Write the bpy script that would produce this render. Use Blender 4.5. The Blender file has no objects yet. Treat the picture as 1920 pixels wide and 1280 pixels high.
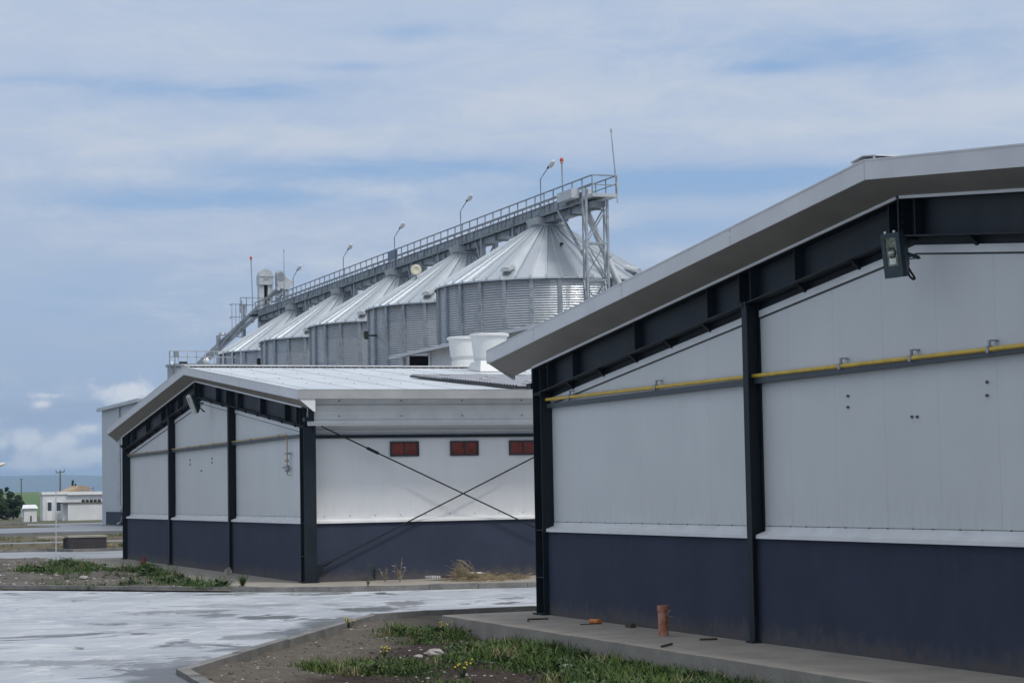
import bpy, math, random
from mathutils import Vector, Matrix, noise as mn
R = math.radians
PI = math.pi
random.seed(7)
sc = bpy.context.scene
COL = sc.collection

# ------------------------------------------------------------------ camera (solved from the vanishing points)
F, YAW, PIT, ROL, HC = 4000.0, R(20.363), R(4.009), R(-1.023), 1.7
fw = Vector((math.sin(YAW)*math.cos(PIT), math.cos(YAW)*math.cos(PIT), math.sin(PIT)))
_r0 = Vector((math.cos(YAW), -math.sin(YAW), 0)); _u0 = _r0.cross(fw)
rt = _r0*math.cos(ROL) + _u0*math.sin(ROL)
up = -_r0*math.sin(ROL) + _u0*math.cos(ROL)
def ray(x, y): return fw + rt*((x-960)/F) - up*((y-640)/F)
def at(x, y, ax, v):
    d = ray(x, y)
    if ax == 'D': k = v
    else:
        i = 'XYZ'.index(ax); k = (v-(HC if i == 2 else 0))/d[i]
    return Vector((0, 0, HC)) + d*k
cam = bpy.data.objects.new('camera', bpy.data.cameras.new('camera'))
COL.objects.link(cam)
M = Matrix((rt, up, -fw)).transposed().to_4x4(); M.translation = (0, 0, HC)
cam.matrix_world = M
cam.data.lens = F/1920*36; cam.data.sensor_width = 36
cam.data.clip_start = 0.1; cam.data.clip_end = 60000
sc.camera = cam

# ------------------------------------------------------------------ materials
def nt(name):
    m = bpy.data.materials.new(name); m.use_nodes = True
    t = m.node_tree; b = t.nodes['Principled BSDF']
    return m, t, b
def N(t, kind, **kw):
    n = t.nodes.new(kind)
    for k, v in kw.items():
        if k.startswith('i_'):
            key = k[2:]; key = int(key) if key.isdigit() else key.replace('_', ' ')
            n.inputs[key].default_value = v
        else: setattr(n, k, v)
    return n
def L(t, a, b): t.links.new(a, b)
def math_n(t, op, a, b=None, c=None, clamp=False):
    n = t.nodes.new('ShaderNodeMath'); n.operation = op; n.use_clamp = clamp
    for i, v in enumerate((a, b, c)):
        if v is None: continue
        if isinstance(v, (int, float)): n.inputs[i].default_value = v
        else: t.links.new(v, n.inputs[i])
    return n.outputs[0]
def mixc(t, fac, a, b, mode='MIX'):
    n = t.nodes.new('ShaderNodeMix'); n.data_type = 'RGBA'; n.blend_type = mode
    for i, v in ((0, fac), (6, a), (7, b)):
        if isinstance(v, (int, float)): n.inputs[i].default_value = v
        elif isinstance(v, tuple): n.inputs[i].default_value = v if len(v) == 4 else (*v, 1)
        else: t.links.new(v, n.inputs[i])
    return n.outputs[2]
def ramp(t, v, a, b, lo=0.0, hi=1.0, smooth=True):
    n = t.nodes.new('ShaderNodeMapRange')
    n.interpolation_type = 'SMOOTHSTEP' if smooth else 'LINEAR'
    t.links.new(v, n.inputs[0])
    n.inputs[1].default_value = a; n.inputs[2].default_value = b
    n.inputs[3].default_value = lo; n.inputs[4].default_value = hi
    return n.outputs[0]
def noise_n(t, vec, scale, detail=4, rough=.55, dist=0.0, dims='3D'):
    n = N(t, 'ShaderNodeTexNoise', noise_dimensions=dims)
    n.inputs['Scale'].default_value = scale; n.inputs['Detail'].default_value = detail
    n.inputs['Roughness'].default_value = rough; n.inputs['Distortion'].default_value = dist
    if vec is not None: t.links.new(vec, n.inputs['Vector'])
    return n.outputs[0]
def vscale(t, vec, s):
    n = N(t, 'ShaderNodeVectorMath', operation='MULTIPLY'); n.inputs[1].default_value = s
    t.links.new(vec, n.inputs[0]); return n.outputs[0]
def objco(t): return N(t, 'ShaderNodeTexCoord').outputs['Object']
def bump(t, b, h, strength=.3, dist=.01):
    n = N(t, 'ShaderNodeBump'); n.inputs['Strength'].default_value = strength; n.inputs['Distance'].default_value = dist
    t.links.new(h, n.inputs['Height']); t.links.new(n.outputs[0], b.inputs['Normal'])
def mk(name, c, rough=.5, metal=0.0, var=.12, scale=3.0, stretch=(1, 1, 1), bmp=0.0, bscale=40., spec=None, c2=None, fine=0.0):
    m, t, b = nt(name)
    v = vscale(t, objco(t), stretch)
    n1 = noise_n(t, v, scale, 6, .6)
    f = ramp(t, n1, .3, .7)
    lo = tuple(x*(1-var) for x in c); hi = tuple(min(1, x*(1+var)) for x in c)
    col = mixc(t, f, lo, c2 or hi)
    if fine:
        n3 = noise_n(t, objco(t), bscale, 3, .7)
        col = mixc(t, ramp(t, n3, .3, .7, 0, fine), col, tuple(x*.45 for x in c))
    L(t, col, b.inputs['Base Color'])
    b.inputs['Metallic'].default_value = metal
    rr = ramp(t, n1, .25, .75, max(.03, rough-.07), min(1, rough+.07)); L(t, rr, b.inputs['Roughness'])
    if spec is not None: b.inputs['Specular IOR Level'].default_value = spec
    if bmp:
        bump(t, b, noise_n(t, objco(t), bscale, 4, .6), bmp, .01)
    return m
MT = {}
# sandwich panel: vertical micro ribs (along whichever horizontal axis the wall runs), joints each 1.0 m, faint dirt
def panel_mat(name, axis, c, jstr=.2):
    m, t, b = nt(name)
    o = objco(t); sep = N(t, 'ShaderNodeSeparateXYZ'); L(t, o, sep.inputs[0])
    h = sep.outputs[axis]
    fr = math_n(t, 'FRACT', math_n(t, 'ADD', h, 200.3))
    d = math_n(t, 'ABSOLUTE', math_n(t, 'SUBTRACT', fr, .5))
    joint = ramp(t, d, .489, .497)
    cell = N(t, 'ShaderNodeTexWhiteNoise', noise_dimensions='1D')
    L(t, math_n(t, 'FLOOR', math_n(t, 'ADD', h, 200.3)), cell.inputs['W'])
    st = noise_n(t, vscale(t, o, (3.5, 3.5, .35)), 1.6, 5, .65)
    bl = noise_n(t, o, .9, 5, .6)
    col = mixc(t, ramp(t, bl, .3, .75), tuple(x*.955 for x in c), tuple(min(1, x*1.02) for x in c))
    col = mixc(t, ramp(t, st, .45, .8, 0, .12), col, tuple(x*.72 for x in c))
    col = mixc(t, math_n(t, 'MULTIPLY', cell.outputs[0], .07), col, tuple(x*.8 for x in c))
    low = ramp(t, sep.outputs[2], 1.27, 1.75, .22, 0)
    lowd = math_n(t, 'MULTIPLY', low, ramp(t, noise_n(t, vscale(t, o, (5, 5, 1.3)), 2.2, 5, .7), .35, .7))
    col = mixc(t, lowd, col, (c[0]*.62, c[1]*.6, c[2]*.55))
    col = mixc(t, math_n(t, 'MULTIPLY', joint, jstr), col, tuple(x*.55 for x in c))
    L(t, col, b.inputs['Base Color'])
    b.inputs['Roughness'].default_value = .5
    w = N(t, 'ShaderNodeTexWave', wave_type='BANDS', bands_direction='XYZ'[axis]); w.inputs['Scale'].default_value = 3.2
    L(t, o, w.inputs[0])
    hh = math_n(t, 'SUBTRACT', math_n(t, 'MULTIPLY', w.outputs['Fac'], .22), math_n(t, 'MULTIPLY', joint, 3*jstr))
    hh = math_n(t, 'ADD', hh, math_n(t, 'MULTIPLY', noise_n(t, o, 2.1, 2), 2.2))
    bump(t, b, hh, .16, .01)
    return m
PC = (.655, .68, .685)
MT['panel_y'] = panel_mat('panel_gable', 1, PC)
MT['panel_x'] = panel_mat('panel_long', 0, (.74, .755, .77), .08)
MT['trim'] = mk('white_trim', (.70, .71, .715), .42, var=.07, scale=2.5)
MT['fascia'] = mk('fascia_metal', (.63, .635, .65), .42, var=.07, scale=1.6)
MT['gutter'] = mk('grey_gutter_metal', (.36, .365, .37), .45, var=.1, scale=1.6)
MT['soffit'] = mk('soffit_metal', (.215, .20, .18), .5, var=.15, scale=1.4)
MT['steel'] = mk('dark_painted_steel', (.008, .0145, .0215), .55, var=.25, scale=3, spec=.3)
MT['girt'] = mk('girt_painted_steel', (.045, .06, .072), .5, var=.2, scale=3)
def plinth_mat():
    m, t, b = nt('plinth_render'); o = objco(t); sep = N(t, 'ShaderNodeSeparateXYZ'); L(t, o, sep.inputs[0]); z = sep.outputs[2]
    c = (.034, .0435, .076)
    n1 = noise_n(t, o, 1.1, 6, .62); n2 = noise_n(t, vscale(t, o, (4, 4, .5)), 1.5, 6, .65); n3 = noise_n(t, o, 70, 3, .7); n4 = noise_n(t, o, 5, 6, .7)
    col = mixc(t, ramp(t, n1, .3, .7), tuple(x*.88 for x in c), tuple(x*1.12 for x in c))
    col = mixc(t, ramp(t, n2, .52, .8, 0, .35), col, (.062, .070, .092))       # pale run-off streaks
    col = mixc(t, ramp(t, n3, .35, .7, 0, .25), col, tuple(x*.5 for x in c))
    edge = math_n(t, 'ADD', z, math_n(t, 'MULTIPLY', math_n(t, 'SUBTRACT', n4, .5), .55))
    col = mixc(t, ramp(t, edge, .26, .0, 0, .62), col, (.115, .10, .085))      # soil splashed along the foot
    L(t, col, b.inputs['Base Color']); b.inputs['Roughness'].default_value = .93
    bump(t, b, math_n(t, 'ADD', noise_n(t, o, 90, 4, .6), math_n(t, 'MULTIPLY', n4, .6)), .4, .01)
    return m
MT['plinth'] = plinth_mat()
MT['screw'] = mk('screw_heads', (.12, .11, .10), .5)
MT['roofsheet'] = mk('white_roof_sheet', (.56, .60, .635), .36, var=.07, scale=.7)
MT['vent'] = mk('white_plastic', (.70, .71, .71), .45, var=.05, scale=2)
MT['ribbed'] = mk('grey_ribbed_sheet', (.27, .285, .325), .4, var=.16, scale=2.2, stretch=(.3, 1, 1))
MT['yellow'] = mk('yellow_pipe_paint', (.66, .45, .06), .45, var=.15, scale=6)
MT['yellow2'] = mk('dull_yellow_pipe_paint', (.46, .33, .12), .55, var=.2, scale=6)
MT['zinc'] = mk('zinc_fitting', (.33, .34, .36), .4, .7, var=.2, scale=15)
MT['orange'] = mk('orange_plastic', (.40, .13, .065), .6, var=.22, scale=9, c2=(.5, .27, .2))
MT['orange2'] = mk('bright_orange_plastic', (.55, .17, .03), .5, var=.2, scale=9)
MT['redpl'] = mk('red_plastic', (.32, .06, .045), .55, var=.2, scale=9)
MT['redglass'] = mk('red_glazing', (.16, .021, .011), .3, var=.25, scale=3)
MT['winframe'] = mk('window_frame_black', (.022, .022, .026), .5)
MT['black'] = mk('black_rubber', (.012, .012, .013), .6)
MT['lamp_body'] = mk('floodlight_body', (.018, .040, .050), .42, var=.15, scale=8)
MT['glass'] = mk('lamp_glass', (.20, .23, .19), .06, var=.5, scale=18)
MT['reflector'] = mk('lamp_reflector', (.6, .62, .55), .25, .6, var=.2, scale=10)
MT['lampgrey'] = mk('lamp_pale_metal', (.62, .63, .62), .4, var=.06)
MT['galv'] = mk('galvanised_steel', (.36, .395, .43), .5, .55, var=.2, scale=4)
MT['galvd'] = mk('weathered_galvanised_steel', (.27, .30, .33), .55, .35, var=.25, scale=1.6)
MT['galvl'] = mk('pale_galvanised_steel', (.52, .55, .57), .45, .35, var=.14, scale=2)
MT['cream'] = mk('cream_plastic', (.70, .66, .52), .5, var=.05)
MT['red'] = mk('red_beacon', (.5, .05, .03), .35)
MT['lampwhite'] = mk('lamp_white', (.8, .81, .82), .3, var=.03)
MT['bluepl'] = mk('blue_grey_panel', (.13, .17, .26), .5)
MT['pale_clad'] = panel_mat('pale_cladding', 1, (.52, .565, .60))
MT['white_wall'] = mk('white_wall', (.66, .67, .68), .7, var=.07, scale=1.2)
MT['darkin'] = mk('dark_interior', (.008, .008, .010), .9)
MT['darkglass'] = mk('dark_window_glass', (.05, .06, .08), .12, var=.3)
MT['tan'] = mk('tan_roof', (.42, .31, .2), .8, var=.2, scale=2)
MT['boxdark'] = mk('dark_brown_cladding', (.040, .034, .036), .8, var=.25, scale=5)
MT['wood'] = mk('weathered_wood', (.13, .115, .10), .85, var=.2, scale=8)
MT['concrete'] = mk('concrete_slab', (.335, .305, .265), .88, var=.16, scale=1.7, bmp=.35, bscale=45, fine=.35)
MT['kerb'] = mk('kerb_concrete', (.20, .196, .188), .88, var=.3, scale=2.6, bmp=.4, bscale=45, fine=.4)
MT['stone'] = mk('pale_stone', (.36, .34, .32), .85, var=.35, scale=7, bmp=.4)
MT['white'] = mk('white_litter', (.62, .62, .61), .7, var=.1)
MT['rust'] = mk('rusty_bar', (.06, .04, .03), .8, var=.3)
MT['straw'] = mk('dry_straw', (.25, .20, .12), .85, var=.4, scale=6)
MT['stalk'] = mk('dry_stalk', (.30, .25, .16), .85, var=.3, scale=6)
MT['yflower'] = mk('yellow_petals', (.65, .50, .03), .6)
MT['wflower'] = mk('white_petals', (.7, .7, .68), .6)
MT['weed'] = mk('weed_leaf', (.045, .085, .028), .7, var=.45, scale=7)
MT['bark'] = mk('bark', (.05, .04, .03), .9)
def leafy(name, a, bcol, c, sc_=1.3):
    m, t, b = nt(name)
    o = N(t, 'ShaderNodeNewGeometry').outputs['Position']
    n1 = noise_n(t, o, sc_, 5, .65); n2 = noise_n(t, o, sc_*9, 3, .6)
    col = mixc(t, ramp(t, n1, .35, .65), a, bcol)
    col = mixc(t, ramp(t, n2, .55, .78, 0, .75), col, c)
    L(t, col, b.inputs['Base Color']); b.inputs['Roughness'].default_value = .75
    b.inputs['Specular IOR Level'].default_value = .25
    return m
MT['grass'] = leafy('grass_blades', (.038, .078, .018), (.085, .135, .030), (.16, .15, .055), .9)
MT['leaf'] = leafy('tree_leaves', (.016, .034, .014), (.030, .058, .020), (.05, .085, .03), .8)
MT['field'] = leafy('green_field', (.065, .125, .038), (.10, .16, .055), (.13, .17, .07), .012)
MT['mount'] = leafy('mountain_forest', (.045, .075, .045), (.075, .095, .06), (.10, .105, .07), .0016)

# silo wall: horizontal corrugation + ring courses
def silo_wall_mat():
    m, t, b = nt('corrugated_galvanised_wall')
    o = objco(t); sep = N(t, 'ShaderNodeSeparateXYZ'); L(t, o, sep.inputs[0]); z = sep.outputs[2]
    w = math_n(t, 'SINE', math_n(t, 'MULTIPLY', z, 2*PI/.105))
    course = math_n(t, 'FLOOR', math_n(t, 'DIVIDE', z, 1.13))
    ang = math_n(t, 'FLOOR', math_n(t, 'MULTIPLY', math_n(t, 'ARCTAN2', sep.outputs[1], sep.outputs[0]), 13/PI))
    cell = N(t, 'ShaderNodeTexWhiteNoise', noise_dimensions='2D')
    cb = N(t, 'ShaderNodeCombineXYZ'); L(t, course, cb.inputs[0]); L(t, ang, cb.inputs[1]); L(t, cb.outputs[0], cell.inputs['Vector'])
    n1 = noise_n(t, vscale(t, o, (1, 1, .5)), 1.4, 5, .6)
    col = mixc(t, cell.outputs[0], (.42, .46, .51), (.64, .67, .70))
    col = mixc(t, ramp(t, n1, .35, .75, 0, .45), col, (.38, .41, .46))
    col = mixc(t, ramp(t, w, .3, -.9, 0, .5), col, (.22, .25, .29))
    L(t, col, b.inputs['Base Color']); b.inputs['Metallic'].default_value = .85
    L(t, ramp(t, n1, .3, .7, .26, .40), b.inputs['Roughness'])
    h = math_n(t, 'ADD', w, math_n(t, 'MULTIPLY', noise_n(t, o, 2.5, 3), 1.6))
    bump(t, b, h, .85, .012)
    return m
MT['silowall'] = silo_wall_mat()
def silo_roof_mat():
    m, t, b = nt('galvanised_roof_sheets')
    o = objco(t); sep = N(t, 'ShaderNodeSeparateXYZ'); L(t, o, sep.inputs[0])
    a = math_n(t, 'MULTIPLY', math_n(t, 'ARCTAN2', sep.outputs[1], sep.outputs[0]), 24/PI)
    cell = N(t, 'ShaderNodeTexWhiteNoise', noise_dimensions='1D'); L(t, math_n(t, 'FLOOR', a), cell.inputs['W'])
    n1 = noise_n(t, o, 1.1, 5, .65); n2 = noise_n(t, o, 9, 4, .7)
    col = mixc(t, cell.outputs[0], (.54, .59, .635), (.79, .825, .855))
    col = mixc(t, ramp(t, n1, .35, .75, 0, .4), col, (.50, .54, .58))
    col = mixc(t, ramp(t, n2, .5, .8, 0, .3), col, (.8, .81, .82))
    L(t, col, b.inputs['Base Color']); b.inputs['Metallic'].default_value = .6
    L(t, ramp(t, n2, .3, .7, .30, .44), b.inputs['Roughness'])
    bump(t, b, n1, .15, .03)
    return m
MT['siloroof'] = silo_roof_mat()

def yard_mat():
    m, t, b = nt('pale_wet_concrete')
    o = N(t, 'ShaderNodeNewGeometry').outputs['Position']
    sep = N(t, 'ShaderNodeSeparateXYZ'); L(t, o, sep.inputs[0]); X, Y = sep.outputs[0], sep.outputs[1]
    nb = noise_n(t, o, .33, 6, .6, .4); nm = noise_n(t, o, 1.5, 7, .65, .6); nf = noise_n(t, o, 30, 4, .7)
    col = mixc(t, ramp(t, nb, .38, .64), (.35, .38, .425), (.455, .485, .525))
    col = mixc(t, ramp(t, nm, .50, .68, 0, .75), col, (.60, .615, .63))
    col = mixc(t, ramp(t, nm, .46, .32, 0, .75), col, (.29, .315, .365))
    ns = noise_n(t, vscale(t, o, (.35, 2.2, 1)), 1.5, 6, .7, .5)
    col = mixc(t, ramp(t, ns, .42, .30, 0, .55), col, (.26, .275, .31))
    col = mixc(t, ramp(t, ns, .58, .70, 0, .7), col, (.66, .67, .68))
    col = mixc(t, ramp(t, nf, .4, .75, 0, .22), col, (.25, .255, .27))
    # cast joints: pale grout lines on a 4.6 m grid turned with the near kerb
    ca, sa = math.cos(R(28)), math.sin(R(28))
    def joint(cx, cy, off, per):
        q = math_n(t, 'ADD', math_n(t, 'ADD', math_n(t, 'MULTIPLY', X, cx), math_n(t, 'MULTIPLY', Y, cy)), off)
        q = math_n(t, 'ADD', q, math_n(t, 'MULTIPLY', nm, .06))
        d = math_n(t, 'ABSOLUTE', math_n(t, 'SUBTRACT', math_n(t, 'FRACT', math_n(t, 'DIVIDE', q, per)), .5))
        return ramp(t, d, .5-.05/per, .5-.018/per)
    jj = math_n(t, 'MAXIMUM', joint(ca, -sa, 100, 4.6), joint(sa*.55, ca, 101.2, 4.6))
    col = mixc(t, math_n(t, 'MULTIPLY', jj, ramp(t, nm, .38, .62, .0, .6)), col, (.64, .645, .65))
    # wet streaks: along the near kerb and in shallow hollows
    dk = math_n(t, 'SUBTRACT', math_n(t, 'MULTIPLY', math_n(t, 'SUBTRACT', X, 4.4), .88), math_n(t, 'MULTIPLY', math_n(t, 'SUBTRACT', Y, 21.9), .475))
    near = ramp(t, math_n(t, 'ADD', dk, math_n(t, 'MULTIPLY', math_n(t, 'SUBTRACT', noise_n(t, o, .55, 4, .6), .5), 3.2)), -.62, -.12)
    hollow = math_n(t, 'MAXIMUM', ramp(t, noise_n(t, o, .5, 4, .6, 1.2), .59, .65), ramp(t, noise_n(t, vscale(t, o, (.55, 1.1, 1)), 1.1, 5, .65, 1.0), .64, .69))
    near = math_n(t, 'MULTIPLY', near, ramp(t, X, 9.2, 8.4))
    # shallow puddles and damp stains, each at its own spot on the slab
    rh = Vector((rt.x, rt.y)).normalized(); fh = Vector((fw.x, fw.y)).normalized()
    nw = math_n(t, 'SUBTRACT', noise_n(t, vscale(t, o, (1, 1, 1)), 2.2, 7, .7, .8), .5); nw2 = math_n(t, 'SUBTRACT', noise_n(t, o, 1.6, 6, .65, 1.0), .5)
    U = math_n(t, 'ADD', math_n(t, 'ADD', math_n(t, 'MULTIPLY', X, rh.x), math_n(t, 'MULTIPLY', Y, rh.y)), math_n(t, 'MULTIPLY', nw2, 1.7))
    V = math_n(t, 'ADD', math_n(t, 'ADD', math_n(t, 'MULTIPLY', X, fh.x), math_n(t, 'MULTIPLY', Y, fh.y)), math_n(t, 'MULTIPLY', nw, 3.4))
    pud = None
    for (qx, qy, wx, wy, st_) in ((330, 1147, 110, 3, .7), (415, 1153, 50, 3, .75), (505, 1157, 55, 4.5, 1.0), (620, 1160, 70, 2.5, .9), (690, 1142, 80, 4, 1.0), (760, 1131, 50, 5, .8), (500, 1192, 75, 5, .7), (560, 1183, 55, 6, .9),
                              (620, 1172, 40, 4, .9), (318, 1208, 16, 3.5, 1.0), (360, 1209, 70, 3, .6), (430, 1215, 22, 7, .9), (95, 1242, 170, 4, .55), (235, 1247, 110, 3, .75), (300, 1258, 70, 9, 1.0), (345, 1240, 50, 7, .7), (425, 1113, 55, 2.5, .85), (590, 1113, 60, 2, .8), (968, 1121, 30, 2, .8), (60, 1120, 60, 2, .4), (140, 1122, 50, 4, .3), (470, 1135, 90, 4, .35), (250, 1168, 120, 3, .3)):
        c_ = at(qx, qy, 'Z', -.1); dd = c_.x*fh.x+c_.y*fh.y; uu = c_.x*rh.x+c_.y*rh.y
        du = math_n(t, 'MULTIPLY', math_n(t, 'SUBTRACT', U, uu), F/(wx*dd)); dv = math_n(t, 'MULTIPLY', math_n(t, 'SUBTRACT', V, dd), 4000*1.8/(wy*dd*dd))
        d2 = math_n(t, 'ADD', math_n(t, 'MULTIPLY', du, du), math_n(t, 'MULTIPLY', dv, dv))
        q_ = ramp(t, d2, 1.35, .7, 0, st_); pud = q_ if pud is None else math_n(t, 'MAXIMUM', pud, q_)
    near = math_n(t, 'MAXIMUM', near, pud)
    wet = math_n(t, 'MAXIMUM', math_n(t, 'MULTIPLY', near, .95), math_n(t, 'MULTIPLY', hollow, ramp(t, nm, .3, .5, .35, 1)))
    col = mixc(t, math_n(t, 'MULTIPLY', wet, .92), col, (.060, .062, .066))
    L(t, col, b.inputs['Base Color'])
    L(t, math_n(t, 'SUBTRACT', ramp(t, nm, .3, .7, .5, .75), math_n(t, 'MULTIPLY', wet, .22)), b.inputs['Roughness'])
    bump(t, b, math_n(t, 'MULTIPLY', nf, math_n(t, 'SUBTRACT', 1.0, wet)), .2, .008)
    return m
MT['yard'] = yard_mat()
def ground_mat(name, a, b_, c, stones=.0, sandy=False, s=1.0):
    m, t, b = nt(name)
    o = N(t, 'ShaderNodeNewGeometry').outputs['Position']
    n1 = noise_n(t, o, .8*s, 7, .65); n2 = noise_n(t, o, 6*s, 6, .7); n3 = noise_n(t, o, 38*s, 4, .7)
    col = mixc(t, ramp(t, n1, .35, .65), a, b_)
    col = mixc(t, ramp(t, n2, .52, .72, 0, .8), col, c)
    col = mixc(t, ramp(t, n3, .35, .7, 0, .5), col, tuple(x*.45 for x in a))
    if sandy:  # spilled mortar and sand banked against the kerb
        sep = N(t, 'ShaderNodeSeparateXYZ'); L(t, o, sep.inputs[0]); X, Y = sep.outputs[0], sep.outputs[1]
        dk = math_n(t, 'SUBTRACT', math_n(t, 'MULTIPLY', math_n(t, 'SUBTRACT', X, 4.4), .88), math_n(t, 'MULTIPLY', math_n(t, 'SUBTRACT', Y, 21.9), .475))
        dk = math_n(t, 'ADD', dk, math_n(t, 'MULTIPLY', math_n(t, 'SUBTRACT', n1, .5), 1.3))
        col = mixc(t, ramp(t, dk, 1.45, 1.0), col, mixc(t, ramp(t, n2, .3, .7), (.105, .09, .075), (.16, .14, .118)))
    if stones:
        vo = N(t, 'ShaderNodeTexVoronoi'); vo.inputs['Scale'].default_value = 14*s; L(t, o, vo.inputs['Vector'])
        col = mixc(t, math_n(t, 'MULTIPLY', ramp(t, vo.outputs['Distance'], .26, .18), ramp(t, noise_n(t, o, 3*s, 3), .5, .6, 0, stones)), col, (.30, .285, .27))
    L(t, col, b.inputs['Base Color']); b.inputs['Roughness'].default_value = .93
    b.inputs['Specular IOR Level'].default_value = .2
    bump(t, b, math_n(t, 'ADD', n2, math_n(t, 'MULTIPLY', n3, .5)), .9, .05)
    return m
MT['soil'] = ground_mat('dark_soil', (.050, .036, .030), (.078, .058, .048), (.035, .025, .022), .7, True)
MT['gravelbed'] = ground_mat('rubble_soil', (.125, .115, .105), (.20, .185, .165), (.07, .055, .045), .8)
MT['brownsoil'] = ground_mat('brown_verge', (.13, .105, .075), (.16, .15, .095), (.11, .075, .05), .2, s=.4)
MT['ground'] = ground_mat('open_ground', (.105, .115, .07), (.15, .14, .105), (.08, .10, .045), .3, s=.25)
MT['road'] = mk('worn_road', (.27, .285, .305), .5, var=.25, scale=.25, fine=.3, bscale=20)
MT['asphalt'] = mk('grey_road', (.21, .22, .24), .45, var=.3, scale=.12, fine=.2, bscale=20)

# ------------------------------------------------------------------ mesh builder
OFF = {}
class MB:
    def __init__(s): s.v = []; s.f = []; s.mi = []; s.sm = []
    def add(s, vs, fs, mi=0, sm=False):
        o = len(s.v); s.v += [Vector(v) for v in vs]
        for f in fs: s.f.append([i+o for i in f]); s.mi.append(mi); s.sm.append(sm)
        return s
    def box(s, x0, x1, y0, y1, z0, z1, mi=0):
        vs = [(x, y, z) for z in (z0, z1) for y in (y0, y1) for x in (x0, x1)]
        return s.add(vs, [(0, 2, 3, 1), (4, 5, 7, 6), (0, 1, 5, 4), (2, 6, 7, 3), (0, 4, 6, 2), (1, 3, 7, 5)], mi)
    def prism(s, poly, axis, a, b, mi=0):
        # poly: 2D points; axis 'X' -> (y,z), 'Y' -> (x,z), 'Z' -> (x,y)
        def p(q, h):
            return {'X': (h, q[0], q[1]), 'Y': (q[0], h, q[1]), 'Z': (q[0], q[1], h)}[axis]
        n = len(poly); vs = [p(q, a) for q in poly]+[p(q, b) for q in poly]
        fs = [tuple(range(n))[::-1], tuple(range(n, 2*n))]+[(i, (i+1) % n, n+(i+1) % n, n+i) for i in range(n)]
        return s.add(vs, fs, mi)
    def bar(s, p, q, w, h=None, mi=0, upv=(0, 0, 1)):
        p, q = Vector(p), Vector(q); h = h or w; d = (q-p).normalized(); u = Vector(upv)
        if abs(d.dot(u)) > .95: u = Vector((0, 1, 0))
        sd = d.cross(u).normalized(); uu = sd.cross(d)
        vs = [a+sd*(sx*w/2)+uu*(sy*h/2) for a in (p, q) for sx, sy in ((-1, -1), (1, -1), (1, 1), (-1, 1))]
        return s.add(vs, [(0, 1, 2, 3), (7, 6, 5, 4), (0, 4, 5, 1), (1, 5, 6, 2), (2, 6, 7, 3), (3, 7, 4, 0)], mi)
    def tube(s, pts, r, n=10, mi=0, r2=None):
        pts = [Vector(p) for p in pts]; rings = []; m = len(pts)
        for i, p in enumerate(pts):
            d = (pts[min(i+1, m-1)]-pts[max(i-1, 0)]).normalized()
            u = Vector((0, 0, 1)) if abs(d.z) < .9 else Vector((1, 0, 0))
            a = d.cross(u).normalized(); b = a.cross(d)
            rr = r if r2 is None else r+(r2-r)*i/(m-1)
            rings.append([p+(a*math.cos(2*PI*k/n)+b*math.sin(2*PI*k/n))*rr for k in range(n)])
        vs = [v for g in rings for v in g]
        fs = [(i*n+k, i*n+(k+1) % n, (i+1)*n+(k+1) % n, (i+1)*n+k) for i in range(m-1) for k in range(n)]
        s.add(vs, fs, mi, True)
        s.add(rings[0], [tuple(range(n))[::-1]], mi); s.add(rings[-1], [tuple(range(n))], mi)
        return s
    def lathe(s, prof, c, n=32, mi=0, caps=True, sm=True):
        c = Vector(c); m = len(prof)
        for i in range(m-1):   # separate rings so that edges of the profile stay crisp
            (r0, z0), (r1, z1) = prof[i], prof[i+1]
            vs = [c+Vector((r*math.cos(2*PI*k/n), r*math.sin(2*PI*k/n), z)) for r, z in ((r0, z0), (r1, z1)) for k in range(n)]
            s.add(vs, [(k, (k+1) % n, n+(k+1) % n, n+k) for k in range(n)], mi, sm)
        if caps:
            for (r, z), rev in ((prof[0], True), (prof[-1], False)):
                if r > 1e-4:
                    ids = tuple(range(n)); vs = [c+Vector((r*math.cos(2*PI*k/n), r*math.sin(2*PI*k/n), z)) for k in range(n)]
                    s.add(vs, [ids[::-1] if rev else ids], mi)
        return s
    def ell(s, c, rx, ry, rz, n=14, m=8, mi=0, jit=0, seed=0):
        c = Vector(c); rnd = random.Random(seed); vs = []
        for i in range(m+1):
            for k in range(n):
                th = PI*i/m; ph = 2*PI*k/n; j = 1+rnd.uniform(-jit, jit)
                vs.append(c+Vector((rx*math.sin(th)*math.cos(ph), ry*math.sin(th)*math.sin(ph), rz*math.cos(th)))*1.0+Vector((rnd.uniform(-jit, jit)*rx, rnd.uniform(-jit, jit)*ry, 0)) if jit else c+Vector((rx*math.sin(th)*math.cos(ph), ry*math.sin(th)*math.sin(ph), rz*math.cos(th))))
        s.add(vs, [(i*n+k, (i+1)*n+k, (i+1)*n+(k+1) % n, i*n+(k+1) % n) for i in range(m) for k in range(n)], mi, not jit)
        return s
    def build(s, name, mats, parent=None, loc=None):
        mats = mats if isinstance(mats, (list, tuple)) else [mats]
        off = OFF[parent] if parent else Vector(loc or (0, 0, 0))
        me = bpy.data.meshes.new(name)
        me.from_pydata([v-off for v in s.v], [], s.f)
        for m_ in mats: me.materials.append(MT[m_] if isinstance(m_, str) else m_)
        for p, mi, sm in zip(me.polygons, s.mi, s.sm): p.material_index = mi; p.use_smooth = sm
        me.update()
        o = bpy.data.objects.new(name, me); COL.objects.link(o)
        if parent: o.parent = parent
        else: o.location = off
        OFF[o] = off
        return o
def tag(o, label=None, cat=None, group=None, kind=None):
    if label: o['label'] = label
    if cat: o['category'] = cat
    if group: o['group'] = group
    if kind: o['kind'] = kind
    return o
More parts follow.
